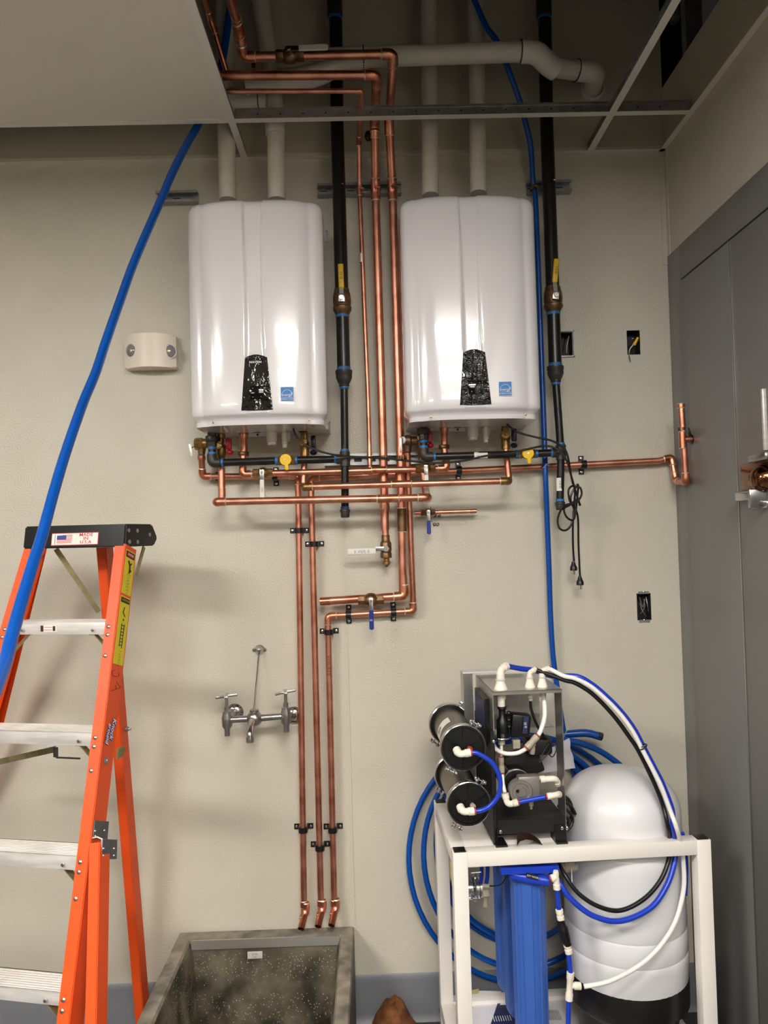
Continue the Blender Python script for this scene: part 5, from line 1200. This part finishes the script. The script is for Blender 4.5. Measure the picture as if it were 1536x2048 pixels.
# blue filter housings in a row
first = None
zb3 = .215
FX = (P(1056, 1850, -.46).x)
for i, (Y, lb) in enumerate(((-.475, 'tall ribbed blue filter housing, nearest to the viewer under the stand top'), (-.34, 'tall ribbed blue filter housing, middle one of the row under the stand'), (-.21, 'tall ribbed blue filter housing, farthest back toward the wall'))):
    if first is None:
        x = FX; f_ = thing('filter_housing', lb, 'water filter', (x, Y, zb3), 'blue filter housings under the stand')
        mb = MB('filter_blue'); r_ = .048; seg = 96; rows = []
        for z in (0, .004, .02, .04, .30, .50, .535):
            kr = {0: .55, .004: .8, .02: .95}.get(z, 1.0) * (1 + .05 * (z / .535)); row = []
            for j in range(seg):
                a_ = 2 * PI * j / seg; rib = .0022 if (j % 8 == 0) else 0
                row.append(mb.bm.verts.new(V((x + math.cos(a_) * (r_ * kr + rib), Y + math.sin(a_) * (r_ * kr + rib), zb3 + z))))
            rows.append(row)
        for a, b in zip(rows, rows[1:]):
            for j in range(seg): mb.f([a[j], a[(j + 1) % seg], b[(j + 1) % seg], b[j]])
        mb.f(rows[0][::-1]); mb.f(rows[-1]); mb.build('sump', f_, angle=30)
        ztop = ZS - .012
        mb = MB('blue_tube'); mb.lathe((x, Y, zb3 + .52), UPV, [(0, 0), (.058, 0), (.060, .004), (.060, .030), (.055, .034), (.05, ztop - zb3 - .52), (0, ztop - zb3 - .52)], 12); mb.build('head', f_)
        first = f_
    else:
        o = copy_tree(first); o.location = (FX - .006 * i, Y, zb3); o['label'] = lb
sp = thing('inlet_manifold', 'dark blue head fitting with a black name tag above the nearest filter', 'fitting', SF(1060, 1755, -.01))
mb = MB('blue_tube'); mb.tube([SF(1020, 1748, .04), SF(1055, 1756, .03), SF(1098, 1762, .02)], .015, 12); mb.beam(SF(1000, 1738, .03), SF(1115, 1734, .03), .03, .02); mb.build('body', sp)
a_, b_ = SF(1053, 1750, .012), SF(1077, 1756, .012); MB('black_print').box((a_ + b_) / 2, ((b_ - a_).length, .003, .014), (b_ - a_, BS, UPV)).build('tag', sp)
text(sp, 'CITY WATER', (a_ + b_) / 2 - BS * .002, b_ - a_, UPV, .0075, 'white_print', sx=.8)

def ptc_elbow(par, a, b, c, r=.0105, m='ptc', nm='push_elbow', clip=None):
    mb = MB(m); mb.tube(rounded([a, b, c], r * 1.3, 6), r * .86, 14)
    a, b, c = V(a), V(b), V(c)
    for e_, d_ in ((a, (a - b).normalized()), (c, (c - b).normalized())): mb.lathe(e_ - d_ * r * 1.5, d_, [(r * .8, 0), (r, r * .2), (r, r * 1.5), (r * .6, r * 1.55)], 14)
    if clip:
        mb.m('red_clip')
        for w__ in clip:
            e_, d_ = ((a, (a - b).normalized()), (c, (c - b).normalized()))[w__]; mb.lathe(e_, d_, [(0, 0), (r * .95, .0005), (r * .95, r * .4), (0, r * .45)], 14)
    return mb.build(nm, par)
def ptc_straight(par, a, b, r=.0105, m='ptc', nm='push_coupling', clip=None):
    a, b = V(a), V(b); d_ = (b - a).normalized(); L_ = (b - a).length; mb = MB(m)
    mb.lathe(a, d_, [(r * .6, 0), (r, r * .15), (r, L_ * .38), (r * .86, L_ * .42), (r * .86, L_ * .58), (r, L_ * .62), (r, L_ - r * .15), (r * .6, L_)], 14)
    if clip:
        mb.m('red_clip')
        for w__ in clip: e_, dd = ((a, -d_), (b, d_))[w__]; mb.lathe(e_, dd, [(0, 0), (r * .95, .0005), (r * .95, r * .35), (0, r * .4)], 14)
    return mb.build(nm, par)
def tubing(par, pts, r, m, nm='tube', n=6): return MB(m).tube(spline(pts, n), r, 12).build(nm, par)

# ================================================================== FILTRATION UNIT
G = PZ(996, 1692, ZS); 
def G3(px, py, dep=0.0): return PP(px, py, G + BS * dep, BS)
gr = G3(1134, 1678); GW = (gr - G).dot(US); ZG = G3(983, 1384).z
def GL(x, y, z): return G + US * x + BS * y + V((0, 0, z - ZS))
def gbox(mb, x0, x1, y0, y1, z0, z1, bev=.0): return mb.box((GL(x0, y0, z0) + GL(x1, y1, z1)) / 2, (x1 - x0, y1 - y0, z1 - z0), (US, BS, UPV), bev)
ro = thing('filtration_unit', 'stainless framed reverse osmosis unit with pump, tubing and two steel vessels', 'filtration unit', GL(GW / 2, .12, ZS))
GD = .27; zm = G3(1117, 1470).z
mb = MB('stainless'); gbox(mb, -.002, GW, 0, GD, ZG - .003, ZG); gbox(mb, -.003, 0, 0, GD, zm - .03, ZG); gbox(mb, -.003, 0, 0, .03, ZS + .001, zm); gbox(mb, GW - .002, GW, 0, .075, ZS + .03, ZG); gbox(mb, GW - .012, GW, GD - .003, GD, zm, ZG); gbox(mb, 0, GW, 0, .003, ZG - .010, ZG); mb.build('frame', ro)
mb = MB('label_white'); gbox(mb, 0, GW, GD - .004, GD, zm, ZG - .003); mb.build('back_panel', ro)
mb = MB('stainless'); gbox(mb, 0, GW, .10, GD, zm - .003, zm); mb.build('mid_shelf', ro)
mb = MB('black_rough'); zt_ = G3(1060, 1640).z; gbox(mb, .0, GW - .002, .01, .20, zt_ - .012, zt_); gbox(mb, 0, GW - .002, .008, .012, ZS + .03, zt_); gbox(mb, -.012, .0, .0, .26, ZS + .004, zm + .02)
mb.build('tray', ro)
for x in (-.008, GW - .035):
    mb = MB('black'); gbox(mb, x, x + .034, -.012, .05, ZS + .0, ZS + .005); gbox(mb, x if x > 0 else x, (x + .006) if x < 0 else x + .034, 0, .05, ZS, ZS + .05); mb.build('foot_bracket', ro)
for px, py in ((1001, 1663), (1124, 1656), (1134, 1656), (987, 1483)): MB('zinc').lathe(G3(px, py, -.002), -BS, [(0, 0), (.005, 0), (.005, .003), (.0028, .004), (.0028, .008), (0, .008)], 8).build('bolt', ro)
# control display on the left side
c0, c1, c2, c3 = GL(-.004, .05, ZG - .03), GL(-.004, .22, ZG - .03), GL(-.004, .22, ZG - .17), GL(-.004, .05, ZG - .17)
mb = MB('black'); mb.prism([c0, c1, c2, c3], -US * .012); db = mb.build('controller', ro)
mb = MB('navy_paper'); mb.prism([c0 + V((0, 0, -.01)) - US * .0125 + BS * .01, c1 + V((0, 0, -.01)) - US * .0125 - BS * .01, c2 + V((0, 0, .05)) - US * .0125 - BS * .01, c3 + V((0, 0, .05)) - US * .0125 + BS * .01], -US * .001); mb.build('display', db)
mb = MB('stainless'); gbox(mb, -.05, -.02, GD - .04, GD + .02, ZS + .02, ZG + .012); mb.build('rear_post', ro); 
mb = MB('case'); gbox(mb, -.05, GW * .75, GD - .03, GD + .02, ZG + .012, ZG + .016); mb.build('rear_plate', ro)
# two membrane vessels
def vessel(cx, cy, rx, dep0=-.03, ln=.30):
    c = G3(cx, cy, dep0); ax = (BS * 1.0).normalized(); r = rx
    v_ = MB('dark_steel'); v_.lathe(c + ax * .02, ax, [(0, 0), (r * .80, 0), (r * .80, ln - .04), (0, ln - .04)], 36); ves = v_.build('vessel', ro)
    for d0 in (0, ln - .03):
        mb = MB('black'); mb.lathe(c + ax * d0, ax, [(0, .004), (r * .86, .004), (r * .88, 0), (r * .97, 0), (r * .97, .034), (r * .80, .036)], 36); mb.build('end_collar', ves)
        mb = MB('chrome'); mb.lathe(c + ax * (d0 + .003), ax, [(r * .96, -.002), (r * 1.01, .0), (r * 1.03, .004), (r * 1.03, .014), (r * 1.01, .018), (r * .96, .02)], 40); mb.build('band_clamp', ves)
    mb = MB('black')
    for k in range(6): a_ = PI / 2 + k * PI / 3; d_ = US * math.cos(a_) + UPV * math.sin(a_); mb.beam(c + ax * .002 + d_ * r * .14, c + ax * .002 + d_ * r * .84, .003, .006, -ax)
    mb.lathe(c + ax * .004, -ax, [(r * .22, 0), (r * .22, .008), (0, .008)], 16); mb.build('end_cap', ves)
    for d0, angs in ((0, (60, -118)), (ln - .03, (50, -130))):
        for a_ in angs:
            a_ = math.radians(a_); d_ = US * math.cos(a_) + UPV * math.sin(a_); tq = -US * math.sin(a_) + UPV * math.cos(a_)
            o = c + ax * (d0 + .010) + d_ * r * 1.10; mb = MB('chrome')
            mb.box(o - tq * .008, (.020, .004, .014), (d_, tq, ax), bev=.001); mb.box(o + tq * .008, (.020, .004, .014), (d_, tq, ax), bev=.001); mb.tube([o - tq * .018 + d_ * .004, o + tq * .018 + d_ * .004], .0035, 8); mb.lathe(o + tq * .010 + d_ * .004, tq, [(0, 0), (.0055, 0), (.0055, .006), (0, .006)], 6); mb.lathe(o - tq * .013 + d_ * .004, -tq, [(0, 0), (.0058, 0), (.0058, .005), (0, .005)], 10); mb.build('clamp_bolt', ves)
    return c, ves
v1, ves1 = vessel(927, 1496, .0655); v2, ves2 = vessel(938, 1609, .063)
lc = v1 + BS * .14; x_, y_, d_ = frame_of(BS)
mb = MB('label_white')
def vp_(a_, h): d2 = US * math.cos(a_) + UPV * math.sin(a_); return v1 + BS * h + d2 * (.0655 * .80 + .0006)
A = [(mb.bm.verts.new(vp_(math.radians(a_), .11)), mb.bm.verts.new(vp_(math.radians(a_), .165))) for a_ in range(112, 196, 7)]
for a, b in zip(A, A[1:]): mb.f([a[0], a[1], b[1], b[0]])
mb.build('label', ves1)
m3 = MB('black_print')
for k in range(9): a_ = math.radians(150 + k * 2.6); d2 = US * math.cos(a_) + UPV * math.sin(a_); m3.beam(v1 + BS * .125 + d2 * .0533, v1 + BS * .150 + d2 * .0533, .0009, .0004, d2)
m3.build('barcode', ves1)
f0 = -.05
def F(px, py, dep=f0): return G3(px, py, dep)
ptc_elbow(ro, F(913, 1499, -.045), F(918, 1509, -.065), F(941, 1505, -.065), .0115, clip=(1,)); ptc_elbow(ro, F(920, 1613, -.045), F(925, 1624, -.065), F(948, 1622, -.065), .0115, clip=(1,))
MB('red_clip').lathe(F(939, 1497, -.035), -BS, [(0, 0), (.008, 0), (.008, .01), (0, .01)], 12).build('port_plug', ro); MB('ptc_grey').lathe(F(945, 1611, -.035), -BS, [(0, 0), (.008, 0), (.008, .01), (0, .01)], 12).build('port_plug', ro)
tubing(ro, [F(942, 1505, -.065), F(958, 1508, -.068), F(985, 1527, -.07), F(1000, 1558, -.07), F(997, 1590, -.07), F(980, 1612, -.068), F(962, 1621, -.066), F(948, 1622, -.065)], .0068, 'blue_tube')
# bulkhead fittings through the top plate
def bulkhead(px, py, r, el, clipend=True, dep=.03):
    c = GL((G3(px, py, dep) - G).dot(US), dep, ZG)
    mb = MB('ptc'); mb.lathe(c + V((0, 0, -.030)), UPV, [(0, 0), (r * .8, 0), (r * .85, .02), (r * 1.15, .022), (r * 1.25, .03), (r * 1.15, .036), (r * .92, .045), (r * .8, .052), (r * .8, .060), (0, .060)], 18); mb.m('case').lathe(c + UPV * .026, UPV, [(r * .8, 0), (r * .92, .001), (r * .92, .004), (r * .8, .005)], 18); mb.build('bulkhead', ro)
    return c
ca_ = bulkhead(1002, 1384, .0165, 0, dep=.035); cb_ = bulkhead(1060, 1378, .0125, 0, dep=.045); cc_ = bulkhead(1085, 1376, .0125, 0, dep=.045)
ptc_elbow(ro, ca_ + UPV * .030, ca_ + UPV * .056 , ca_ + UPV * .064 + US * .024 + BS * .02, .0125)
ptc_elbow(ro, cb_ + UPV * .028, cb_ + UPV * .044, cb_ + UPV * .050 + US * .022 + BS * .012, .0085, clip=(1,)); ptc_elbow(ro, cc_ + UPV * .028, cc_ + UPV * .048, cc_ + UPV * .052 + US * .024 + BS * .004, .0095, clip=(1,))
# black solenoid valve and box
mb = MB('black'); c = G3(1007, 1440, .035); mb.lathe(G3(1004, 1413, .035), DOWN, [(0, 0), (.013, 0), (.014, .006), (.010, .010), (.010, .03), (.018, .04), (.018, .085), (.012, .095), (0, .095)], 14); mb.lathe(G3(1008, 1442, .04), US, [(.010, 0), (.020, .006), (.022, .014), (.010, .02), (.0, .02)], 16)
for dz in (-.02, .0, .02): mb.ball(G3(1018, 1440, .02) + UPV * dz, .007, 10)
mb.build('solenoid_valve', ro)
tl = (V((math.cos(-.12), 0, math.sin(-.12)))); ax3 = (tl, BS, tl.cross(BS) * -1 if False else BS.cross(tl) * -1)
MB('black').box(G3(1039, 1448, .04), (.056, .045, .062), (US * .99 - UPV * .12, BS, UPV * .99 + US * .12), bev=.004).build('coil_box', ro)
c = G3(1051, 1450, .012); MB('navy_paper').box(c, (.014, .001, .05), (US * .99 - UPV * .12, BS, UPV * .99 + US * .12)).build('coil_label', ro)
text(ro, '|||| |||', c - BS * .001, DOWN + US * .1, US + UPV * .1, .008, 'white_print')
mb = MB('ptc'); mb.lathe(G3(1002, 1392, .035), DOWN, [(0, 0), (.011, 0), (.011, .03), (.0, .03)], 14); mb.m('blue_tube').lathe(G3(1002, 1386, .035), DOWN, [(0, 0), (.0115, 0), (.0115, .008), (0, .008)], 14); mb.build('valve_adapter', ro)
MB('chrome').lathe(G3(1003, 1473, .03), DOWN, [(0, 0), (.025, 0), (.026, .002), (.025, .004), (0, .004)], 20).build('flange_disc', ro)
mb = MB('ptc_grey'); mb.lathe(G3(1003, 1476, .03), DOWN, [(0, 0), (.010, 0), (.010, .018), (0, .018)], 12); mb.build('push_coupling', ro)
tubing(ro, [G3(1003, 1485, .03), G3(1003, 1512, .03)], .0045, 'white_tube'); ptc_straight(ro, G3(1002, 1514, .03), G3(1004, 1545, .03), .0085, 'ptc_grey', clip=(0, 1)); tubing(ro, [G3(1005, 1545, .03), G3(1006, 1565, .02), G3(1010, 1585, .0)], .0052, 'white_tube')
ptc_elbow(ro, G3(1010, 1587, -.01), G3(1015, 1610, -.015), G3(1036, 1604, -.02), .0105, clip=(1,)); tubing(ro, [G3(1038, 1604, -.02), G3(1090, 1594, -.02)], .0068, 'blue_tube')
ptc_elbow(ro, G3(1094, 1593, -.02), G3(1116, 1589, -.02), G3(1118, 1589, .01), .0098, clip=(0,))
tubing(ro, [G3(1061, 1402, .05), G3(1063, 1420, .05), G3(1075, 1452, .05), G3(1092, 1478, .07)], .0042, 'black'); ptc_straight(ro, G3(1061, 1388, .05), G3(1061, 1402, .05), .006)
tubing(ro, [G3(1086, 1386, .05), G3(1089, 1410, .04), G3(1089, 1435, .03), G3(1082, 1460, .02), G3(1075, 1472, .015)], .0068, 'white_tube')
ptc_straight(ro, G3(1075, 1472, .015), G3(1053, 1496, .01), .0105, 'ptc_grey', clip=(0, 1)); ptc_straight(ro, G3(1068, 1478, .015), G3(1064, 1507, .03), .008, 'ptc_grey')
tubing(ro, [G3(1053, 1497, .01), G3(1035, 1506, .01), G3(1012, 1507, .015), G3(994, 1500, .03), G3(986, 1488, .05)], .0062, 'white_tube')
# pump and motor
c = G3(1041, 1581, .0)
mb = MB('black'); mb.lathe(G3(1034, 1568, .04), BS, [(0, 0), (.040, 0), (.042, .01), (.042, .15), (.035, .16), (0, .16)], 28); mo = mb.build('motor', ro)
MB('chrome').lathe(G3(1034, 1568, .04), BS, [(.040, .002), (.0432, .003), (.0432, .010), (.040, .011)], 28).build('motor_band', mo)
mb = MB('pump_grey'); mb.box(G3(1056, 1573, .02), (.066, .035, .070), (US, BS, UPV), bev=.008); mb.lathe(G3(1041, 1583, .005), -BS, [(0, -.02), (.0345, -.02), (.0345, .004), (.032, .008), (.026, .008), (.024, .006), (.016, .006), (.014, .010), (.0, .010)], 32); mb.build('pump_head', ro)
MB('black').lathe(G3(1035, 1582, -.006), -BS, [(0, 0), (.005, 0), (.005, .002), (0, .002)], 12).build('set_screw', ro)
MB('ptc_grey').lathe(G3(1062, 1600, .02), DOWN, [(0, 0), (.007, 0), (.007, .016), (.004, .018), (.004, .026), (0, .026)], 10).build('drain_plug', ro)
ptc_elbow(ro, G3(1080, 1559, .02), G3(1112, 1557, .02), G3(1115, 1568, .04), .0105); mb = MB('label_white'); mb.lathe(G3(1070, 1557, .02), US, [(0, 0), (.006, 0), (.006, .02), (0, .02)], 10); mb.build('port', ro)
mb = MB('black_rough'); mb.box(G3(1045, 1525, .12), (.11, .05, .08), (US * .9 + UPV * .3, BS, UPV * .9 - US * .3), bev=.006); mb.box(G3(1075, 1490, .10), (.08, .06, .05), (US, BS, UPV), bev=.01); mb.build('transformer', ro)
MB('ptc_grey').box(G3(1032, 1487, .05), (.022, .02, .026), (US, BS, UPV), bev=.002).build('connector', ro)
for q in ([(1098, 1482, .06), (1100, 1500, .04), (1085, 1520, .03), (1078, 1524, .03), (1085, 1508, .04), (1098, 1488, .05), (1110, 1484, .06)], [(1108, 1486, .06), (1112, 1500, .05), (1104, 1514, .05), (1092, 1500, .05)]): tubing(ro, [G3(*p) for p in q], .0016, 'black', 'wire')
for i_, q in enumerate(([(1118, 1590, .10), (1135, 1596, .12), (1144, 1615, .12), (1140, 1640, .11), (1128, 1652, .10)], [(1122, 1600, .09), (1142, 1612, .10), (1150, 1628, .10), (1132, 1600, .11), (1120, 1598, .10)], [(1116, 1612, .08), (1136, 1622, .09), (1146, 1640, .09), (1136, 1660, .08), (1126, 1658, .07)], [(1120, 1625, .07), (1134, 1635, .07), (1138, 1650, .07), (1126, 1645, .07)])): tubing(ro, [G3(*p) for p in q], .0045, 'black', 'power_lead')

def sheet(name, pts, m, label, cat, amp=.006, th=.0012):
    """crumpled sheet spanned between four corners"""
    a, b, c, d = [V(p) for p in pts]; n = 14; mb = MB(m); nn = (b - a).cross(d - a).normalized(); g = []
    for i in range(n + 1):
        row = []
        for j in range(n + 1):
            u, v = i / n, j / n; p = (a * (1 - u) + b * u) * (1 - v) + (d * (1 - u) + c * u) * v
            row.append(mb.bm.verts.new(p + nn * amp * noise.noise(p * 28)))
        g.append(row)
    for i in range(n):
        for j in range(n): mb.f([g[i][j], g[i + 1][j], g[i + 1][j + 1], g[i][j + 1]])
    r = bmesh.ops.solidify(mb.bm, geom=mb.bm.faces[:], thickness=th)
    return tag(mb.build(name), label, cat)
sheet('paper_sheet', [G3(1062, 1550, .13), G3(1152, 1536, .16), G3(1138, 1476, .20), G3(1095, 1500, .17)], 'paper', 'crumpled white paper sheet tucked inside the filtration unit frame', 'paper', amp=.02)
# brown vinyl off-cut on the shelf
pts_ = [(1034, 1684, .0), (1036, 1666, 0), (1048, 1664, 0), (1062, 1669, 0), (1076, 1678, 0), (1090, 1684, 0), (1104, 1682, 0)]
mb = MB('brown'); up_ = [PZ(px, 1688 - (6 if i_ % 2 else 0) * 0, ZS) for i_, (px, py, _) in enumerate(pts_)]
low = [(1034, 1692), (1040, 1683), (1052, 1679), (1066, 1681), (1078, 1687), (1090, 1692), (1106, 1690)]; hi = [(1034, 1666), (1042, 1664), (1056, 1666), (1070, 1672), (1080, 1681), (1090, 1685), (1103, 1679)]
A = [mb.bm.verts.new(G3(px, py, -.03 + .004 * i_)) for i_, (px, py) in enumerate(low)]; B = [mb.bm.verts.new(G3(px, py, -.022 + .012 * i_)) for i_, (px, py) in enumerate(hi)]
for i_ in range(6): mb.f([A[i_], A[i_ + 1], B[i_ + 1], B[i_]])
bmesh.ops.solidify(mb.bm, geom=mb.bm.faces[:], thickness=.0014)
oo = mb.build('vinyl_offcut'); tag(oo, 'curled dark brown vinyl off-cut on the stand shelf', 'scrap')

# ---- service tubes arching from the unit over the tank
ts = thing('service_tubes', 'bundle of white, black and blue tubes arching from the unit top over the tank', 'tubing', G3(1300, 1500, -.05))
arc = [(1112, 1351), (1128, 1352), (1150, 1357), (1180, 1372), (1210, 1397), (1240, 1428), (1265, 1462), (1285, 1500), (1305, 1538), (1322, 1572), (1340, 1620)]
def arcp(off, dep): return [G3(px + off[0] * (k / 10), py + off[1] * (1 - .2 * k / 10), dep) for k, (px, py) in enumerate(arc)]
w_pts = [cc_ + UPV * .052 + US * .024] + [G3(px, py, .02 - .006 * k) for k, (px, py) in enumerate(arc[1:])] + [G3(1353, 1655, -.05), G3(1362, 1690, -.02), G3(1367, 1730, .0), G3(1367, 1780, .0), G3(1352, 1840, -.02), G3(1322, 1890, -.05), G3(1280, 1930, -.07), G3(1220, 1962, -.09), G3(1168, 1973, -.09)]
tubing(ts, w_pts, .0066, 'white_tube')
b_pts = [cb_ + UPV * .05 + US * .022] + [G3(px, py, .03 - .005 * k) for k, (px, py) in enumerate([(1128, 1360), (1150, 1366), (1180, 1384), (1208, 1410), (1235, 1441), (1258, 1473), (1276, 1500), (1296, 1540), (1312, 1575), (1326, 1612)])] + [G3(1335, 1650, -.03), G3(1340, 1690, .01), G3(1336, 1725, .0), G3(1318, 1765, -.02), G3(1285, 1800, -.04), G3(1240, 1821, -.05), G3(1195, 1812, -.05), G3(1155, 1785, -.04), G3(1130, 1750, -.02), G3(1118, 1725, .02)]
tubing(ts, b_pts, .0064, 'black')
l_pts = [ca_ + UPV * .064 + US * .024 + BS * .02, G3(1040, 1337, .08), G3(1070, 1341, .09), G3(1105, 1352, .06)] + [G3(px + 3, py - 4, .03 - .004 * k) for k, (px, py) in enumerate(arc[2:])] + [G3(1346, 1650, -.035), G3(1350, 1692, .01), G3(1348, 1730, .0), G3(1330, 1778, -.02), G3(1298, 1818, -.04), G3(1240, 1842, -.055), G3(1185, 1831, -.055), G3(1140, 1796, -.045), G3(1118, 1765, -.03), G3(1100, 1750, .0)]
tubing(ts, l_pts, .0080, 'blue_tube')
MB('black').ring(G3(1285, 1494, -.01), (1, 0, -1.6), .014, .0018).tube([G3(1283, 1494, -.03), G3(1292, 1490, -.03)], .002, 6).build('tie', ts)
tubing(ts, [G3(1365, 1665, .03), G3(1371, 1700, .04), G3(1373, 1740, .05), G3(1371, 1790, .06)], .0055, 'blue_tube')
# ---- inline check valve string in front of the tank
st_ = thing('inline_tube_string', 'vertical blue tube with ivory tees and a black check valve before the tank', 'tubing', G3(1130, 1850, -.05))
fd = -.04
def K(px, py): return G3(px, py, fd)
ptc_elbow(st_, K(1102, 1757), K(1112, 1754), K(1114, 1778), .0105, clip=(0,)); MB('ptc').lathe(K(1112, 1754), UPV, [(.008, 0), (.009, .01), (.007, .018), (0, .018)], 12).build('tee_end', st_)
tubing(st_, [K(1115, 1780), K(1116, 1800), K(1118, 1818)], .0070, 'blue_tube'); ptc_straight(st_, K(1118, 1818), K(1122, 1840), .0108)
mb = MB('black'); a_, b_ = K(1120, 1838), K(1135, 1888); mb.lathe(a_, b_ - a_, [(0, 0), (.0115, .001), (.0125, .022), (.0150, .026), (.0150, .034), (.014, .06), (.0125, .066), (.012, .076), (0, .076)], 12); mb.build('check_valve', st_)
ptc_straight(st_, K(1133, 1884), K(1138, 1907), .0108); tubing(st_, [K(1137, 1905), K(1139, 1925), K(1141, 1946)], .0070, 'blue_tube')
mb = MB('ptc'); a_, b_ = K(1141, 1944), K(1138, 1998); d_ = (b_ - a_).normalized(); mb.lathe(a_, d_, [(.006, 0), (.0108, .001), (.0108, .018), (.009, .022), (.009, .055), (.0108, .06), (.0108, .078), (.006, .079)], 14); m_ = (a_ + b_) / 2; e_ = K(1161, 1972); mb.lathe(m_, e_ - m_, [(.0, 0), (.008, 0), (.008, .012), (.0105, .014), (.0105, (e_ - m_).length), (0, (e_ - m_).length)], 14); mb.build('tee', st_)
tubing(st_, [K(1138, 1996), K(1137, 2020), K(1136, 2070), K(1134, 2120)], .0070, 'blue_tube')
c = G3(1135, 1735, .06); mb = MB('ptc_grey'); mb.lathe(G3(1115, 1736, .05), US, [(0, 0), (.012, 0), (.012, .02), (.014, .022), (.014, .05), (.010, .052), (.010, .060), (0, .060)], 14); mb.build('filter_port', st_)
tubing(st_, [G3(1143, 1738, .03), G3(1144, 1765, .02)], .0014, 'white_tube', 'tie_tail')
# ---- small steel strainer hanging under the shelf
sn = thing('inline_strainer', 'small steel strainer with a wire bail under the stand top, left side', 'strainer', G3(950, 1780, .04))
c = SF(937, 1776, .16); mb = MB('chrome'); mb.lathe(c, US, [(0, -.02), (.030, -.02), (.034, -.01), (.034, .010), (.030, .014), (.030, .03), (.033, .032), (.033, .038), (0, .04)], 24); mb.build('body', sn)
q = [SF(952, 1748, .13), SF(950, 1760, .12), SF(953, 1785, .12), SF(955, 1798, .12), SF(949, 1802, .12), SF(944, 1795, .12)]; MB('chrome').tube(spline(q, 4), .0024, 8).tube([SF(938, 1797, .13), SF(960, 1796, .13)], .002, 8).tube([SF(942, 1746, .13), SF(962, 1744, .13)], .003, 8).build('wire_bail', sn)
ptc_straight(sn, SF(954, 1772, .15), SF(978, 1772, .15), .009); mb = MB('ptc_grey'); mb.lathe(SF(970, 1775, .14), DOWN, [(0, 0), (.014, .002), (.016, .02), (.012, .026), (.009, .03), (.009, .055), (0, .055)], 14); mb.build('drain_port', sn)
for px in (963, 975): tubing(sn, [SF(px, 1725, .14), SF(px, 1750, .14), SF(px - 2, 1766, .14)], .006, 'blue_tube')
tubing(sn, [SF(980, 1772, .12), SF(1000, 1770, .08), SF(1012, 1755, .05), SF(1020, 1740, .04)], .002, 'black', 'wire')
# ---- papers on the lower shelf
def flat(name, px, m, z, label, cat, th=.0015):
    mb = MB(m); mb.prism([PZ(x, y, z) for x, y in px], (0, 0, th)); return tag(mb.build(name), label, cat)
zz = zsh + .0005
flat('folder', [(925, 1985), (958, 1978), (930, 2100), (900, 2100)], 'pale_yellow', zz, 'pale yellow folder lying on the lower shelf by the left leg', 'folder')
bk = flat('booklet', [(958, 1983), (1003, 1984), (966, 2110), (915, 2110)], 'paper', zz + .0018, 'white booklet on the lower shelf beside the pale yellow folder', 'booklet', .003)
a_ = PZ(972, 1992, zz + .005); text(bk, '||||||||', PZ(972, 1996, zz + .0052), PZ(968, 2004, zz) - PZ(975, 1988, zz), PZ(975, 1988, zz) * 0 + V((1, 0, 0)), .012, 'blue_print', off=.0002)
bk2 = flat('booklet', [(1003, 1985), (1040, 1982), (1030, 2110), (962, 2110)], 'navy_paper', zz + .0018, 'navy booklet with a white title box on the lower shelf', 'booklet', .004)
mb = MB('label_white'); mb.prism([PZ(x, y, zz + .0062) for x, y in ((1003, 1998), (1030, 1996), (1027, 2009), (1000, 2010))], (0, 0, .0004)); mb.build('title_box', bk2)
text(bk2, '||||||||', PZ(1004, 2036, zz + .0062), US, BS, .03, 'white_print', off=.0003)
bk3 = flat('leaflet', [(1088, 1988), (1127, 1985), (1122, 2110), (1080, 2110)], 'paper', zz + .0015, 'white leaflet in columns of print, right of the blue filters', 'leaflet')
for k in range(5): text(bk3, '|||||||||||||||||||', PZ(1094 + k * 6, 2030, zz + .0031), -BS, US, .012, 'black_print', off=.0002, sx=.9)
# ---- scraps on the floor
mb = MB('rag'); c = PZ(789, 2058, 0.0); n = 22; g = []
for i in range(n + 1):
    row = []
    for j in range(n + 1):
        u, v = i / n * 2 - 1, j / n * 2 - 1; r_ = math.sqrt(u * u + v * v); p = V((c.x + u * .075 * (1 + .2 * noise.noise(V((u * 2, v * 2, 0)))), c.y + .02 + v * .09, 0))
        h = max(0.0, (1 - r_ ** 2)) * .095 + .014 * noise.noise(V((u * 4, v * 4, 3))) * (1.2 - r_); row.append(mb.bm.verts.new(p + V((0, 0, max(.003, h)))))
    g.append(row)
for i in range(n):
    for j in range(n):
        u, v = (i + .5) / n * 2 - 1, (j + .5) / n * 2 - 1
        if u * u + v * v < 1 + .25 * noise.noise(V((u * 5, v * 5, 9))): mb.f([g[i][j], g[i + 1][j], g[i + 1][j + 1], g[i][j + 1]])
bmesh.ops.delete(mb.bm, geom=[v_ for v_ in mb.bm.verts if not v_.link_faces], context='VERTS'); bmesh.ops.solidify(mb.bm, geom=mb.bm.faces[:], thickness=.002)
tag(mb.build('rag', angle=80), 'crumpled brown rag on the floor between the mop sink and the stand', 'rag')
t = MB('black'); q = [PZ(902 - 4, 2060, .02), PZ(884, 2030, .03), PZ(882, 2015, .05), PZ(890, 2006, .05), PZ(897, 2020, .03), PZ(890, 2050, .012)]; t.tube(spline(q, 6), .006, 9); tag(t.build('cable_loop'), 'small black cable loop on the floor beside the left leg of the stand', 'cable')
